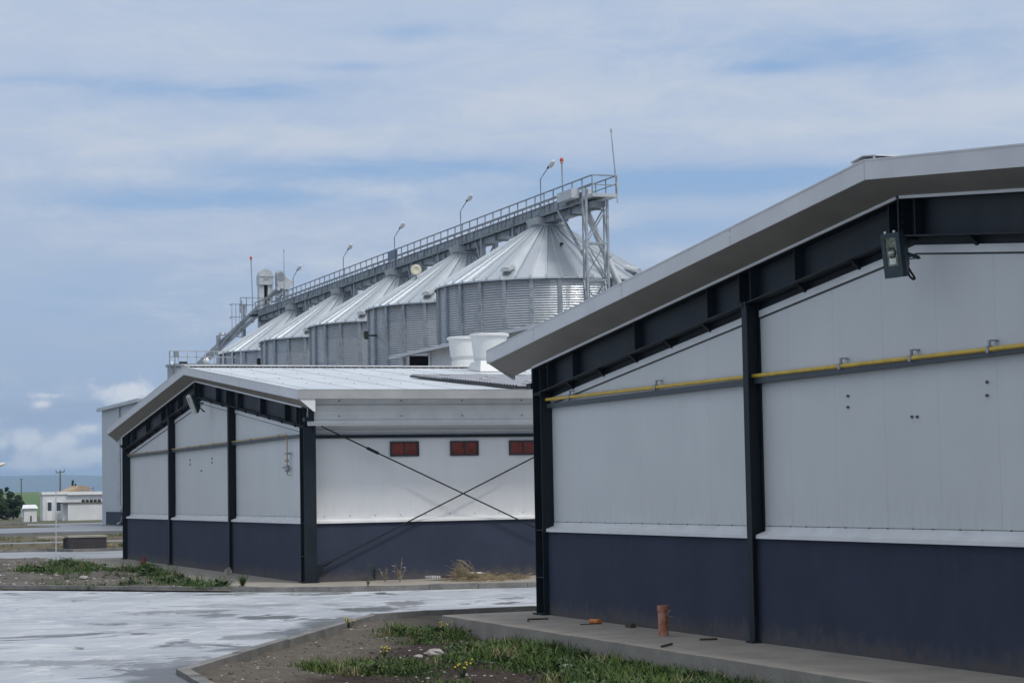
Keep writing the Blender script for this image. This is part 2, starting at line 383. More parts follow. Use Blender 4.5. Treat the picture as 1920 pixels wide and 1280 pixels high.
def thing(name, label, cat, loc=(0, 0, 0), group=None):
    o = bpy.data.objects.new(name, None); COL.objects.link(o); o.location = loc; o.empty_display_size = .2
    OFF[o] = Vector(loc); return tag(o, label, cat, group)
def copy_tree(o, loc=None, parent=None):
    c = o.copy(); COL.objects.link(c)
    if parent: c.parent = parent
    if loc is not None: c.location = loc
    OFF[c] = Vector(c.location) if not parent else OFF[parent]
    for ch in [x for x in bpy.data.objects if x.parent == o]: copy_tree(ch, None, c)
    return c
def dup_part(o, dloc):
    c = o.copy(); COL.objects.link(c); c.parent = o.parent; c.location = Vector(o.location)+Vector(dloc); return c
def struct(o): o['kind'] = 'structure'; return o

# ------------------------------------------------------------------ barns
HW = 10.01
zs = lambda y: 4.446-.1046*abs(y)      # top of rafter steel
zr = lambda y: 4.79-.1014*abs(y)       # top of roof
COLY = (-HW, -3.4, 3.4, HW)
def barn(label, X0, YC, LEN, over, nearside):
    root = thing('barn', label, 'barn', (X0, YC, 0))
    P = lambda mb: mb
    def B(mb, name, mat):
        mb.v = [v+Vector((X0, YC, 0)) for v in mb.v]
        return mb.build(name, mat, root)
    # plinth
    mb = MB(); mb.box(.08, .28, -9.74, 9.74, -.2, 1.14)
    mb.box(LEN-.28, LEN-.08, -9.74, 9.74, -.2, 1.14)
    for s in (-1, 1): mb.box(.26, LEN-.26, min(s*9.745, s*9.55), max(s*9.745, s*9.55), -.2, 1.14)
    B(mb, 'plinth', 'plinth')
    # gable walls and long walls
    zw = lambda y: zs(y)-.455
    pl = [(-9.72, 1.16), (9.72, 1.16), (9.72, zw(9.72)), (0, zw(0)), (-9.72, zw(9.72))]
    for a, b in ((.17, .25), (LEN-.25, LEN-.17)):
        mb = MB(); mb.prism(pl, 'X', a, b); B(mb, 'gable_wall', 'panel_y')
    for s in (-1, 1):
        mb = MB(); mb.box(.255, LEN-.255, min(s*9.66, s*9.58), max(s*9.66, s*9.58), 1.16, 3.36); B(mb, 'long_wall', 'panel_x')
    # capping trim under rafter + dark strip drawn in as its shadow line
    mb = MB()
    for s in (-1, 1):
        for a, b in ((.0, 3.33), (3.47, 9.7)):
            q = [(s*a, zw(a)-.075), (s*b, zw(b)-.075), (s*b, zw(b)), (s*a, zw(a))]
            mb.prism(q, 'X', .15, .172)
            q = [(s*a, zw(a)-.093), (s*b, zw(b)-.093), (s*b, zw(b)-.076), (s*a, zw(a)-.076)]
            mb.prism(q, 'X', .1655, .172, 1)
    B(mb, 'wall_capping', ['trim', 'winframe'])
    # sill flashing with screws
    prof = [(.172, 1.265), (.162, 1.265), (.160, 1.215), (.045, 1.175), (.040, 1.135), (.047, 1.134), (.055, 1.165), (.172, 1.195)]
    k = 0
    segs = [(-9.7, -3.47), (-3.33, 3.33), (3.47, 9.7)]
    for a, b in segs:
        mb = MB(); mb.prism(prof, 'Y', a, b)
        y = a+.2
        while y < b:
            mb.box(.155, .163, y-.008, y+.008, 1.262, 1.276, 1); y += .42+.07*math.sin(k*3.1); k += 1
        # dirty sealant bead along the flashing's top edge
        mb.box(.166, .1715, a, b, 1.2655, 1.272, 1)
        B(mb, 'sill', ['trim', 'screw'])
    for s in (-1, 1):
        mb = MB(); pr = [(s*(9.66-p+.172), z) for p, z in prof]
        mb.prism(pr, 'X', .27, LEN-.27)
        x = .5
        while x < min(LEN, 14): mb.box(x-.01, x+.01, min(s*9.668, s*9.676), max(s*9.668, s*9.676), 1.264, 1.28, 1); x += .52
        B(mb, 'sill', ['trim', 'screw'])
    # columns
    for y in COLY:
        mb = MB()
        if abs(y) > 5:
            s = 1 if y > 0 else -1
            for a, b in ((.30, .286), (.014, 0.)):
                mb.box(0, .25, min(s*(HW-a), s*(HW-b)), max(s*(HW-a), s*(HW-b)), -.02, zs(HW)-.012)
            mb.box(.118, .132, min(s*(HW-.286), s*(HW-.014)), max(s*(HW-.286), s*(HW-.014)), -.02, zs(HW)-.012)
            for z in (.5, 1.15, 3.02): mb.box(.004, .118, min(s*(HW-.286), s*(HW-.014)), max(s*(HW-.286), s*(HW-.014)), z, z+.012)
            mb.box(-.05, .29, min(s*(HW-.33), s*(HW+.03)), max(s*(HW-.33), s*(HW+.03)), 0.0, .018)
        else:
            zt = zs(y)-.375
            mb.box(0, .013, y-.062, y+.062, -.02, zt); mb.box(.013, .150, y-.006, y+.006, -.02, zt)
            mb.box(.150, .169, y-.062, y+.062, -.02, zt)
            mb.box(-.012, .02, y+.02, y+.06, zt-.03, zt+.03)
            mb.box(-.012, .02, y-.06, y-.02, zt-.03, zt+.03)
            mb.box(-.04, .075, y-.08, y+.08, 0.0, .015)
        B(mb, 'column', 'steel')
    for i in range(1, int(LEN/6.2)):        # long wall columns
        for s in (-1, 1):
            x = i*6.2+.3
            mb = MB(); mb.box(x, x+.2, min(s*(HW-.3), s*(HW)), max(s*(HW-.3), s*HW), -.02, 3.3); B(mb, 'column', 'steel')
    # rafters
    for s in (-1, 1):
        mb = MB(); e = HW
        sl = lambda d0, d1, x0, x1, a=0., b=e: mb.prism([(s*a, zs(a)+d0), (s*b, zs(b)+d0), (s*b, zs(b)+d1), (s*a, zs(a)+d1)], 'X', x0, x1)
        sl(-.014, 0, 0, .24); sl(-.374, -.36, 0, .24); sl(-.36, -.014, .115, .127)
        sl(-.50, -.374, .178, .195)  # dark fill plate put in for the shadow below the bottom flange
        B(mb, 'rafter', 'steel')
        for y in (.24, 2.2, 3.24, 3.52, 4.35, 6.45, 8.52, 9.45):
            mb = MB(); mb.box(.006, .115, s*y-.007, s*y+.007, zs(y)-.361, zs(y)-.012); B(mb, 'stiffener', 'steel')
        for y in (1.08, 2.24, 4.58, 5.65, 6.7, 7.78, 8.85):
            mb = MB(); z = zs(y)-.373
            mb.prism([(.04, z), (.16, z), (.16, z-.095), (.145, z-.095)], 'Y', s*y-.024, s*y+.024); B(mb, 'gusset', 'steel')
    mb = MB(); mb.box(-.03, .24, -.012, .012, zs(0)-.40, zs(0)+.03)
    for q in (-.08, -.16, -.24, -.32): mb.box(-.005, .02, -.03, -.012, zs(0)+q-.012, zs(0)+q+.012); mb.box(-.005, .02, .012, .03, zs(0)+q-.012, zs(0)+q+.012)
    B(mb, 'apex_plate', 'steel')
    # girts on gables
    for a, b in ((-HW+.05, -3.42), (-3.38, 3.38), (3.42, HW-.05)):
        mb = MB(); mb.box(.09, .168, a, b, 2.835, 2.842); mb.box(.09, .168, a, b, 2.888, 2.895); mb.box(.09, .096, a, b, 2.842, 2.888)
        B(mb, 'girt', 'girt')
    for s in (-1, 1):
        mb = MB(); mb.box(.26, LEN-.3, min(s*9.663, s*9.74), max(s*9.663, s*9.74), 2.80, 2.865); B(mb, 'girt', 'steel')
    # roof
    E_ = 10.8; xf = -over
    mb = MB()
    for s in (-1, 1):
        q = [(0, zr(0)-.004), (s*E_, zr(E_)-.004), (s*E_, zr(E_)-.10), (0, zr(0)-.10)]
        mb.prism(q, 'X', xf+.02, LEN+over-.02)
        x = xf+.3
        while x < LEN:
            q = [(s*.12, zr(.12)-.003), (s*(E_-.01), zr(E_-.01)-.003), (s*(E_-.01), zr(E_-.01)+.004), (s*.12, zr(.12)+.004)]
            mb.prism(q, 'X', x-.016, x+.016); x += 1.0
        for yy in (1.3, 3.6, 5.9, 8.2, 10.6):
            x = xf+.35
            while x < LEN*.8:
                z = zr(yy); mb.box(x-.011, x+.011, s*yy-.011, s*yy+.011, z, z+.009, 1); x += .5
    roof = B(mb, 'roof', ['roofsheet', 'screw'])
    # ridge cap with dark foam closures
    mb = MB()
    for s in (-1, 1):
        mb.prism([(0, zr(0)+.05), (s*.24, zr(.24)+.046), (s*.24, zr(.24)+.036), (0, zr(0)+.04)], 'X', xf-.012, LEN+over)
        mb.prism([(s*.19, zr(.19)), (s*.22, zr(.22)), (s*.22, zr(.22)+.037), (s*.19, zr(.19)+.037)], 'X', xf-.01, xf+.0)
        x = xf+.1
        while x < LEN*.7: mb.box(x, x+.07, min(s*.22, s*.232), max(s*.22, s*.232), zr(.23)-.004, zr(.23)+.036, 1); x += .2
    rc = mb; rc.v = [v+Vector((X0, YC, 0)) for v in rc.v]
    r_ = rc.build('ridge_cap', ['trim', 'winframe'], root)
    # rake fascia in sheet lengths
    mb = MB()
    cuts = [0, 2.9, 5.9, 8.9, E_]
    for s in (-1, 1):
        for a, b in zip(cuts[:-1], cuts[1:]):
            a_, b_ = a+.003, b-.003
            mb.prism([(s*a_, zr(a_)), (s*b_, zr(b_)), (s*b_, zr(b_)-.185), (s*a_, zr(a_)-.185)], 'X', xf, xf+.018)
            mb.prism([(s*a_, zr(a_)-.005), (s*b_, zr(b_)-.005), (s*b_, zr(b_)+.012), (s*a_, zr(a_)+.012)], 'X', xf-.006, xf+.06)
            for q in (-.03, -.1, -.15):
                if b < E_: mb.box(xf-.003, xf, s*b+.02-.005, s*b+.02+.005, zr(b)+q-.005, zr(b)+q+.005, 1)
        mb.prism([(s*.01, zr(0)-.01), (s*(E_-.01), zr(E_)-.008), (s*(E_-.01), zr(E_)-.18), (s*.01, zr(0)-.18)], 'X', xf+.019, xf+.024, 1)
    B(mb, 'fascia', ['fascia', 'screw'])
    # soffit
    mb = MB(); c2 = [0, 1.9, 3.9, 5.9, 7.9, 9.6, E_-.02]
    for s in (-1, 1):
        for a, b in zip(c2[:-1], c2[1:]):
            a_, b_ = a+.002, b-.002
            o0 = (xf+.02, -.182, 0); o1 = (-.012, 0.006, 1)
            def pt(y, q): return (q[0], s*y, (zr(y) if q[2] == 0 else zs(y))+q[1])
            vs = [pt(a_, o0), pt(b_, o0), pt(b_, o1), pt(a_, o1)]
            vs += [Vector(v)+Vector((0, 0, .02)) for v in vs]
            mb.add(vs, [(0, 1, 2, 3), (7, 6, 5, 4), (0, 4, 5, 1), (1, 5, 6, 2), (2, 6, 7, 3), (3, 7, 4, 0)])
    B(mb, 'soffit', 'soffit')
    mb = MB()
    for s in (-1, 1):
        mb.prism([(s*.03, zs(.03)-.012), (s*9.95, zs(9.95)-.012), (s*9.95, zs(9.95)+.034), (s*.03, zs(.03)+.034)], 'X', -.034, -.014)
    B(mb, 'soffit_trim', 'trim')
    # eaves on the long sides
    for s in (-1, 1):
        mb = MB()
        mb.box(xf, LEN+over, min(s*E_, s*(E_+.018)), max(s*E_, s*(E_+.018)), zr(E_)-.165, zr(E_)+.004)
        mb.box(xf, LEN+over, min(s*(E_-.02), s*(E_+.022)), max(s*(E_-.02), s*(E_+.022)), zr(E_)+.004, zr(E_)+.016)
        mb.box(xf, LEN+over, min(s*(E_-.16), s*(E_-.001)), max(s*(E_-.16), s*(E_-.001)), zr(E_)-.165, zr(E_)-.158)
        B(mb, 'eave_fascia', 'gutter')
        # triangular end plate of the rake box
        mb = MB()
        mb.prism([(xf+.002, zr(E_)-.168), (.035, zr(E_)-.168), (.035, zs(E_)-.03), (0.0, zs(E_)-.03)], 'Y', s*(E_-.015), s*(E_-.003))
        B(mb, 'rake_end_plate', 'trim')
        # profiled eave cladding
        mb = MB(); z = 3.60; y0 = 10.10
        prof2 = [(0, 3.60), (.0, 3.455), (.03, 3.43), (.03, 3.30), (0, 3.275), (0, 3.16), (.03, 3.135), (.03, 3.065), (.055, 3.055), (.055, 3.036)]
        pr = [(s*(y0+a), b) for a, b in prof2]+[(s*(y0-.012+a), b) for a, b in prof2[::-1]]
        mb.prism(pr, 'X', .05, LEN)
        x = .7
        while x < 14:
            for zz in (3.52, 3.22): mb.box(x-.012, x+.012, min(s*y0, s*(y0+.014)), max(s*y0, s*(y0+.014)), zz-.012, zz+.012, 1)
            x += 1.27
        B(mb, 'eave_cladding', ['trim', 'screw'])
        mb = MB(); mb.box(.06, .17, min(s*10.16, s*10.2), max(s*10.16, s*10.2), 3.12, 3.525); mb.box(-.02, .06, min(s*10.02, s*10.2), max(s*10.02, s*10.2), 3.12, 3.2)
        B(mb, 'eave_bracket', 'steel')
        # shadowed upper panel band behind the cladding
        mb = MB(); mb.box(.26, LEN-.3, min(s*9.662, s*9.69), max(s*9.662, s*9.69), 2.93, 2.96); mb.box(.26, LEN-.3, min(s*9.662, s*9.70), max(s*9.662, s*9.70), 3.05, 3.09)
        B(mb, 'wall_rail', 'trim')
    return root
b1 = barn('large white panelled barn in the right foreground, its gable filling the right half', 10.61, 17.79, 34.0, .385, 1)
b2 = barn('white panelled barn with red windows and crossed brace rods in the middle distance', 10.61, 50.35, 42.0, .29, -1)
# bolt heads and holes seen on the near gable
def on_gable(px, py, X=10.778): return at(px, py, 'X', X)
for (px, py) in ((1591, 742), (1591, 763), (1852, 716), (1852, 741), (1711, 781), (1721, 781)):
    p = on_gable(px, py); mb = MB(); mb.tube([p, p-Vector((.02, 0, 0))], .014, 8); mb.build('bolt', 'screw', b1)
for (px, py) in ((357, 862), (357, 870), (398, 859), (398, 867), (378, 882)):
    p = on_gable(px, py); mb = MB(); mb.tube([p, p-Vector((.02, 0, 0))], .02, 8); mb.build('bolt', 'screw', b2)
# far barn: windows and braces on the sunlit long wall
YW = 50.35-9.66
for i in range(5):
    x0 = 12.47+i*1.262; w, z0, z1 = .60, 2.43, 2.73
    mb = MB(); y0, y1 = YW-.045, YW-.001
    mb.box(x0, x0+w, y0, y1, z0, z0+.035); mb.box(x0, x0+w, y0, y1, z1-.035, z1)
    mb.box(x0, x0+.035, y0, y1, z0+.035, z1-.035); mb.box(x0+w-.035, x0+w, y0, y1, z0+.035, z1-.035)
    mb.box(x0+w/2-.014, x0+w/2+.014, y0+.006, y1, z0+.035, z1-.035)
    fr = mb.build('window', 'winframe', b2)
    mb = MB(); mb.box(x0+.036, x0+w-.036, y0+.022, y1, z0+.036, z1-.036); mb.build('pane', 'redglass', fr)
YB = 40.44
for p, q, dy in (((11.0, 3.03), (16.85, .30), 0), ((10.93, .285), (16.85, 3.02), .05)):
    mb = MB(); a = Vector((p[0], YB+dy, p[1])); b = Vector((q[0], YB+dy, q[1])); mb.tube([a, b], .014, 8)
    rod = mb.build('brace_rod', 'steel', b2)
    mb = MB(); d = (b-a).normalized()
    t0 = 1.02 if dy == 0 else .02
    mb.tube([a+d*t0, a+d*(t0+.26)], .030, 8); mb.build('turnbuckle', 'steel', rod)
mb = MB(); mb.box(10.86, 11.0, YB-.02, YB+.07, .19, .34); mb.build('brace_plate', 'steel', b2)

# raised ribbed sheet on the far roof, and two chimneys
def roof_pt(px, py, dz=0):  # point of the far barn's near roof slope
    d = ray(px, py); # z = 4.79-.1014*(50.35-y)
    k = (4.79+dz-.1014*50.35-HC)/(d.z-.1014*d.y); return Vector((0, 0, HC))+d*k
A_ = roof_pt(770, 702.5, .07); B_ = roof_pt(970, 723.5, .07)
rb = thing('ribbed_roof_panel', 'grey ribbed metal sheet raised on the white roof slope beside the two chimneys', 'roof panel', B_)
C_ = B_+Vector((7, 0, 0)); D_ = A_+Vector((9, 0, 0))
mb = MB(); n = 40; vs = []; fs = []
for i in range(n*4+1):
    f = i/(n*4); h = Vector((0, 0, (0, .022, .022, 0)[i % 4])); vs += [B_+(A_-B_)*f+h, C_+(D_-C_)*f+h]
for i in range(n*4): fs.append((2*i, 2*i+1, 2*i+3, 2*i+2))
mb.add(vs, fs); mb.build('sheet', 'ribbed', rb)
e = Vector((.03, .0, 0))
for p_, q_ in ((B_, A_), (C_, D_), (B_, C_)):
    mb = MB(); mb.bar(p_-Vector((0, 0, .03)), q_-Vector((0, 0, .03)), .04, .045); mb.build('frame_rail', 'winframe', rb)
for j in range(5):
    for i in range(5):
        f = .08+j*.2; g_ = .06+i*.2+(j % 2)*.07
        c_ = (B_+(C_-B_)*g_)*(1-f)+(A_+(D_-A_)*g_)*f
        mb = MB(); mb.box(c_.x-.10, c_.x+.10, c_.y-.13, c_.y+.13, c_.z+.018, c_.z+.045); mb.build('clamp', 'white', rb)

def chimney(label, c, r, h, conical):
    x, y, zt = c
    t = thing('roof_chimney', label, 'chimney', (x, y, zt-h), 'white chimneys on the far roof')
    mb = MB()
    mb.lathe([(r*.70, zt-h*.80), (r*.80, zt-h*.74), (r*.91, zt-.06)], (x, y, 0), 40); mb.build('duct', 'vent', t)
    mb = MB(); mb.lathe([(r*.91, zt-.075), (r*1.0, zt-.065), (r*1.0, zt-.015), (r*.95, zt), (r*.86, zt), (r*.86, zt-.14)], (x, y, 0), 40, caps=False); mb.lathe([(0, zt-.14), (r*.86, zt-.14)], (x, y, 0), 40, caps=False); mb.build('rim', 'vent', t)
    mb = MB()
    if conical:
        a = r*.72; b = r*1.0; b2_ = r*1.55; z1, z0 = zt-h*.86, zt-h*1.2
        top = [(x-a, y-a, z1), (x+a, y-a, z1), (x+a, y+a, z1), (x-a, y+a, z1)]
        bot = [(x-b*.85, y-b, z0), (x+b2_*1.15, y-b, z0), (x+b2_*1.15, y+b, z0+.1), (x-b*.85, y+b, z0+.1)]
        mb.add(top+bot, [(0, 1, 2, 3), (0, 4, 5, 1), (1, 5, 6, 2), (2, 6, 7, 3), (3, 7, 4, 0)])
        mb.lathe([(r*.70, zt-h*.90), (r*.70, zt-h*.78)], (x, y, 0), 32)
    else:
        mb.lathe([(r*.74, zt-h*1.25), (r*.74, zt-h*.93), (r*.68, zt-h*.92), (r*.68, zt-h*.78)], (x, y, 0), 32)
        mb.lathe([(r*.68, zt-h*.86), (r*.72, zt-h*.855), (r*.72, zt-h*.84)], (x, y, 0), 32)
    mb.build('collar', 'vent', t)
    return t
chimney('smaller white round roof chimney with straight collar, left of the wider one', (at(868, 632, 'Y', 51.2).x, 51.2, at(868, 632, 'Y', 51.2).z), .41, .66, False)
chimney('wider white round roof chimney on a flared pyramid base, beside the near barn eave', (at(917, 626, 'Y', 48.6).x, 48.6, at(917, 626, 'Y', 48.6).z), .485, .78, True)

# ------------------------------------------------------------------ floodlights
def floodlight(label, P, aim_yaw, tilt, s=1.0, bez='lamp_body'):
    t = thing('floodlight', label, 'floodlight', P, 'floodlights on the barn gables')
    rot = Matrix.Rotation(aim_yaw, 3, 'Z') @ Matrix.Rotation(tilt, 3, 'Y')     # local -X is the light's face
    P = Vector(P)
    def W(mb, name, mat):
        mb.v = [P+rot @ (v*s) for v in mb.v]; return mb.build(name, mat, t)
    mb = MB(); w, h = .145, .25
    # body: shallow front frame + domed tapered back
    fr = [(-.06, -w, -h), (-.06, w, -h), (-.06, w, h), (-.06, -w, h)]
    mid = [(.0, -w, -h), (.0, w, -h), (.0, w, h), (.0, -w, h)]
    bk = [(.12, -w*.55, -h*.45), (.12, w*.55, -h*.45), (.12, w*.55, h*.6), (.12, -w*.55, h*.6)]
    mb.add(fr+mid+bk, [(0, 4, 5, 1), (1, 5, 6, 2), (2, 6, 7, 3), (3, 7, 4, 0), (4, 8, 9, 5), (5, 9, 10, 6), (6, 10, 11, 7), (7, 11, 8, 4), (8, 11, 10, 9)])
    W(mb, 'housing', 'lamp_body'); mb = MB()
    # front bezel
    gw, gz0, gz1 = .085, -.12, .2
    for y0, y1, z0, z1 in ((-w, -gw, -h, h), (gw, w, -h, h), (-gw, gw, -h, gz0), (-gw, gw, gz1, h)):
        mb.box(-.105 if bez != 'lamp_body' else -.065, -.045, y0, y1, z0, z1)
    W(mb, 'bezel', bez)
    mb = MB(); mb.box(-.056, -.052, -gw+.001, gw-.001, gz0+.001, gz1-.001); W(mb, 'glass', 'glass')
    mb = MB()
    pts = [(-.058, .055*math.cos(a), .03+.055*math.sin(a)) for a in [PI*.3+i*PI*1.4/12 for i in range(13)]]
    mb.tube(pts, .011, 8); W(mb, 'lamp_bulb', 'winframe')
    mb = MB(); mb.box(-.0595, -.0565, -.05, .05, -.1, -.03); mb.box(-.0595, -.0565, -.02, .06, .02, .045); W(mb, 'reflector', 'reflector')
    for sy in (-1, 1):
        mb = MB(); mb.ell((-.06, sy*.07, h+.01), .016, .016, .016, 8, 6); W(mb, 'clip', 'lampwhite')
    mb = MB(); mb.bar((.02, -.155, 0), (.2, -.155, -.06), .012, .04); mb.bar((.02, .155, 0), (.2, .155, -.06), .012, .04); mb.bar((.2, -.16, -.06), (.2, .16, -.06), .04, .012)
    W(mb, 'bracket', 'lamp_body')
    mb = MB(); mb.tube([(.11+.05*math.sin(a*1.0)*0+.07*(1-math.cos(a))*.5, -.06-.03*math.sin(a), -.15-.14*math.sin(a/2)*1.0) for a in [i*2*PI/14 for i in range(15)]], .013, 8)
    W(mb, 'cable', 'black')
    return t
floodlight('dark blue-grey floodlight with glass face, under the apex of the near barn gable', (10.33, 17.43, 3.845), R(14), R(-6.5), .84)
fl2 = floodlight('small pale-faced floodlight seen edge-on, under the apex of the far barn gable', (10.36, 49.35, 3.87), R(3), R(-20), .9, 'lampgrey')

# ------------------------------------------------------------------ gas pipes
g1 = thing('gas_pipe', 'long straight yellow gas pipe running across the near barn gable above its girt', 'gas pipe', (10.71, 17.8, 2.93), 'yellow gas pipes on the gables')
zp = lambda y: 2.893+(y-15.8)*.0052
mb = MB(); mb.tube([(10.70, 27.55, zp(27.55)), (10.70, 21.3, zp(21.3)), (10.70, 7.9, zp(7.9))], .0225, 10); mb.build('pipe', 'yellow', g1)
for px in (1068, 1230, 1577, 1710, 1857):
    y = at(px, 700, 'X', 10.7).y; z = zp(y)
    mb = MB(); mb.box(10.672, 10.728, y-.02, y+.02, z-.032, z+.03); mb.box(10.69, 10.71, y-.014, y+.014, z+.03, z+.075); mb.box(10.695, 10.775, y-.03, y+.03, z+.075, z+.085)
    mb.box(10.69, 10.71, y+.03, y+.055, 2.895, z-.02); mb.build('clamp', 'zinc', g1)
g2 = thing('gas_pipe', 'thin yellow gas pipe on the far barn gable that turns down to a valve', 'gas pipe', (10.71, 50, 2.93), 'yellow gas pipes on the gables')
P0 = at(538, 815, 'X', 10.70); P1 = at(538, 889, 'X', 10.70)
zp2 = lambda y: P0.z+(y-P0.y)*.0
mb = MB(); mb.tube([(10.70, 60.2, P0.z), (10.70, P0.y+.04, P0.z), (10.70, P0.y, P0.z-.04), (10.70, P0.y, P1.z), (10.70, P0.y-.16, P1.z-.02)], .0125, 10); mb.build('pipe', 'yellow2', g2)
for px in (275, 352, 376, 400, 470, 522):
    y = at(px, 830, 'X', 10.7).y
    mb = MB(); mb.box(10.68, 10.72, y-.02, y+.02, P0.z-.022, P0.z+.022); mb.box(10.69, 10.71, y-.03, y-.005, 2.895, P0.z-.02); mb.build('clamp', 'zinc', g2)
zc = at(538, 850, 'X', 10.7).z
mb = MB(); mb.box(10.66, 10.74, P0.y-.16, P0.y+.06, zc-.02, zc+.02); mb.build('clamp', 'zinc', g2)
zv = at(538, 878, 'X', 10.7).z
mb = MB(); mb.lathe([(.03, -.07), (.05, -.05), (.055, 0), (.05, .05), (.03, .07)], (10.70, P0.y, zv), 14); mb.bar((10.68, P0.y, zv), (10.66, P0.y+.2, zv+.03), .03); mb.lathe([(.035, 0), (.04, .03), (.035, .06)], (10.70, P0.y+.03, zv+.13), 12)
mb.build('valve', 'zinc', g2)

# ------------------------------------------------------------------ silos
XS, YS, ZG = 34.81, 88.9, -.3
SR = 5.0; ZE = 10.78; ZT = 13.48
silo = thing('grain_silo', 'nearest and largest grain silo, in front of the lattice tower', 'silo', (XS, YS, ZG), 'galvanised grain silos in a row')
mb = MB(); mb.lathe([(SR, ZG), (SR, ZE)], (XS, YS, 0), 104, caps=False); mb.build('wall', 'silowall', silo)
mb = MB(); NR = 48; r0, r1 = .72, SR+.16
zc_ = lambda r: ZT-(r-r0)*(ZT-ZE+.02)/(r1-r0)
for k in range(NR):
    a0, a1 = 2*PI*k/NR, 2*PI*(k+1)/NR
    c = lambda r, a, dz=0: (XS+r*math.cos(a), YS+r*math.sin(a), zc_(r)+dz)
    mb.add([c(r0, a0), c(r1, a0), c(r1, a1), c(r0, a1)], [(0, 1, 2, 3)])
    # raised rib along each seam
    da0, da1 = .026/r0, .05/r1
    top0, top1 = .06, .12
    vs = [c(r0, a0-da0), c(r1+.03, a0-da1), c(r1+.03, a0+da1), c(r0, a0+da0), c(r0, a0-da0*.6, top0), c(r1+.03, a0-da1*.6, top1), c(r1+.03, a0+da1*.6, top1), c(r0, a0+da0*.6, top0)]
    mb.add(vs, [(4, 5, 6, 7), (0, 1, 5, 4), (2, 3, 7, 6), (1, 2, 6, 5)])
    vs = [c(r1, a0), c(r1, a1), (XS+(r1)*math.cos(a1), YS+(r1)*math.sin(a1), ZE-.09), (XS+(r1)*math.cos(a0), YS+(r1)*math.sin(a0), ZE-.09)]
    mb.add(vs, [(0, 1, 2, 3)])
mb.build('roof', 'siloroof', silo)
mb = MB(); mb.lathe([(.74, ZT-.1), (.80, ZT+.02), (.80, ZT+.10), (.62, ZT+.12), (.62, ZT+.28)], (XS, YS, 0), 32); mb.build('collar', 'galvd', silo)
st0 = None
NSf = 26
for k in range(NSf):
    a = 2*PI*(k+.35)/NSf; ca, sa = math.cos(a), math.sin(a)
    mb = MB()
    rad = Vector((ca, sa, 0)); tan = Vector((-sa, ca, 0)); c = Vector((XS, YS, 0))+rad*(SR+.04)
    w = .085
    vs = [c+tan*q+rad*d+Vector((0, 0, z)) for z in (ZG, ZE-.02) for q, d in ((-w, -.05), (-w, .04), (w, .04), (w, -.05))]
    mb.add(vs, [(0, 1, 5, 4), (1, 2, 6, 5), (2, 3, 7, 6), (4, 5, 6, 7)])
    mb.build('stiffener', 'galv', silo)
def hood(parent, ang, r=4.5):
    c = Vector((XS+r*math.cos(ang), YS+r*math.sin(ang), zc_(r)))
    rad = Vector((math.cos(ang), math.sin(ang), 0)); tan = Vector((-rad.y, rad.x, 0))
    def Wd(q, d, z): return c+(tan*q+rad*d+Vector((0, 0, z)))*.76
    mb = MB()      # squat cowl: rounded top reaching outward over a shaded mouth
    pr = [(-.30, .12), (-.28, .24), (-.18, .34), (0, .38), (.18, .34), (.28, .24), (.30, .12)]
    n = len(pr)
    vs = [Wd(q, .34, z-.02) for q, z in pr]+[Wd(q, -.5, z+.24) for q, z in pr]
    mb.add(vs, [(i, i+1, n+i+1, n+i) for i in range(n-1)]+[tuple(range(n))[::-1], tuple(range(n, 2*n)), (0, n, 2*n-1, n-1)])
    h = mb.build('vent_hood', 'galvl', parent)
    mb = MB()
    lo = [Wd(q, d, z) for q, d, z in ((-.24, .06, -.2), (.24, .06, -.2), (.24, -.45, .0), (-.24, -.45, .0), (-.24, .06, .11), (.24, .06, .11), (.24, -.45, .3), (-.24, -.45, .3))]
    mb.add(lo, [(0, 1, 5, 4), (1, 2, 6, 5), (2, 3, 7, 6), (3, 0, 4, 7)]); mb.build('throat', 'galvd', h)
hood(silo, R(227), 4.78); hood(silo, R(300), 4.78)
# small hatch knob high on the cone
p = at(1053, 460, 'D', 93.5); mb = MB(); mb.box(p.x-.06, p.x+.06, p.y-.06, p.y+.06, p.z-.12, p.z+.12); mb.build('hatch_handle', 'black', silo)
labs = ['second grain silo from the right, its cone behind the nearest silo', 'third grain silo from the right, middle of the row of five',
        'fourth grain silo from the right, second smallest in view', 'farthest grain silo, leftmost of the row beneath the sloping spouts']
SY = [YS, 99.9, 111.0, 122.1, 133.1]
for i in range(4):
    s2 = copy_tree(silo, (XS, SY[i+1], ZG)); s2['label'] = labs[i]
# wall lamps between silos
for i, (px, py, d, lab) in enumerate(((688, 629, 103.5, 'small black lamp on the wall of the second silo from the right'), (486, 678, 126.5, 'small black lamp on the wall of the fourth silo from the right'))):
    p = at(px, py, 'D', d); mb = MB()
    mb.prism([(p.y-.12, p.z+.2), (p.y+.12, p.z+.2), (p.y+.12, p.z-.1), (p.y-.12, p.z-.2)], 'X', p.x-.13, p.x+.05)
    mb.bar((p.x+.05, p.y, p.z), (p.x+.9, p.y+.3, p.z+.05), .07)
    tag(mb.build('wall_lamp', 'black', None, p), lab, 'lamp', 'black lamps on silo walls')
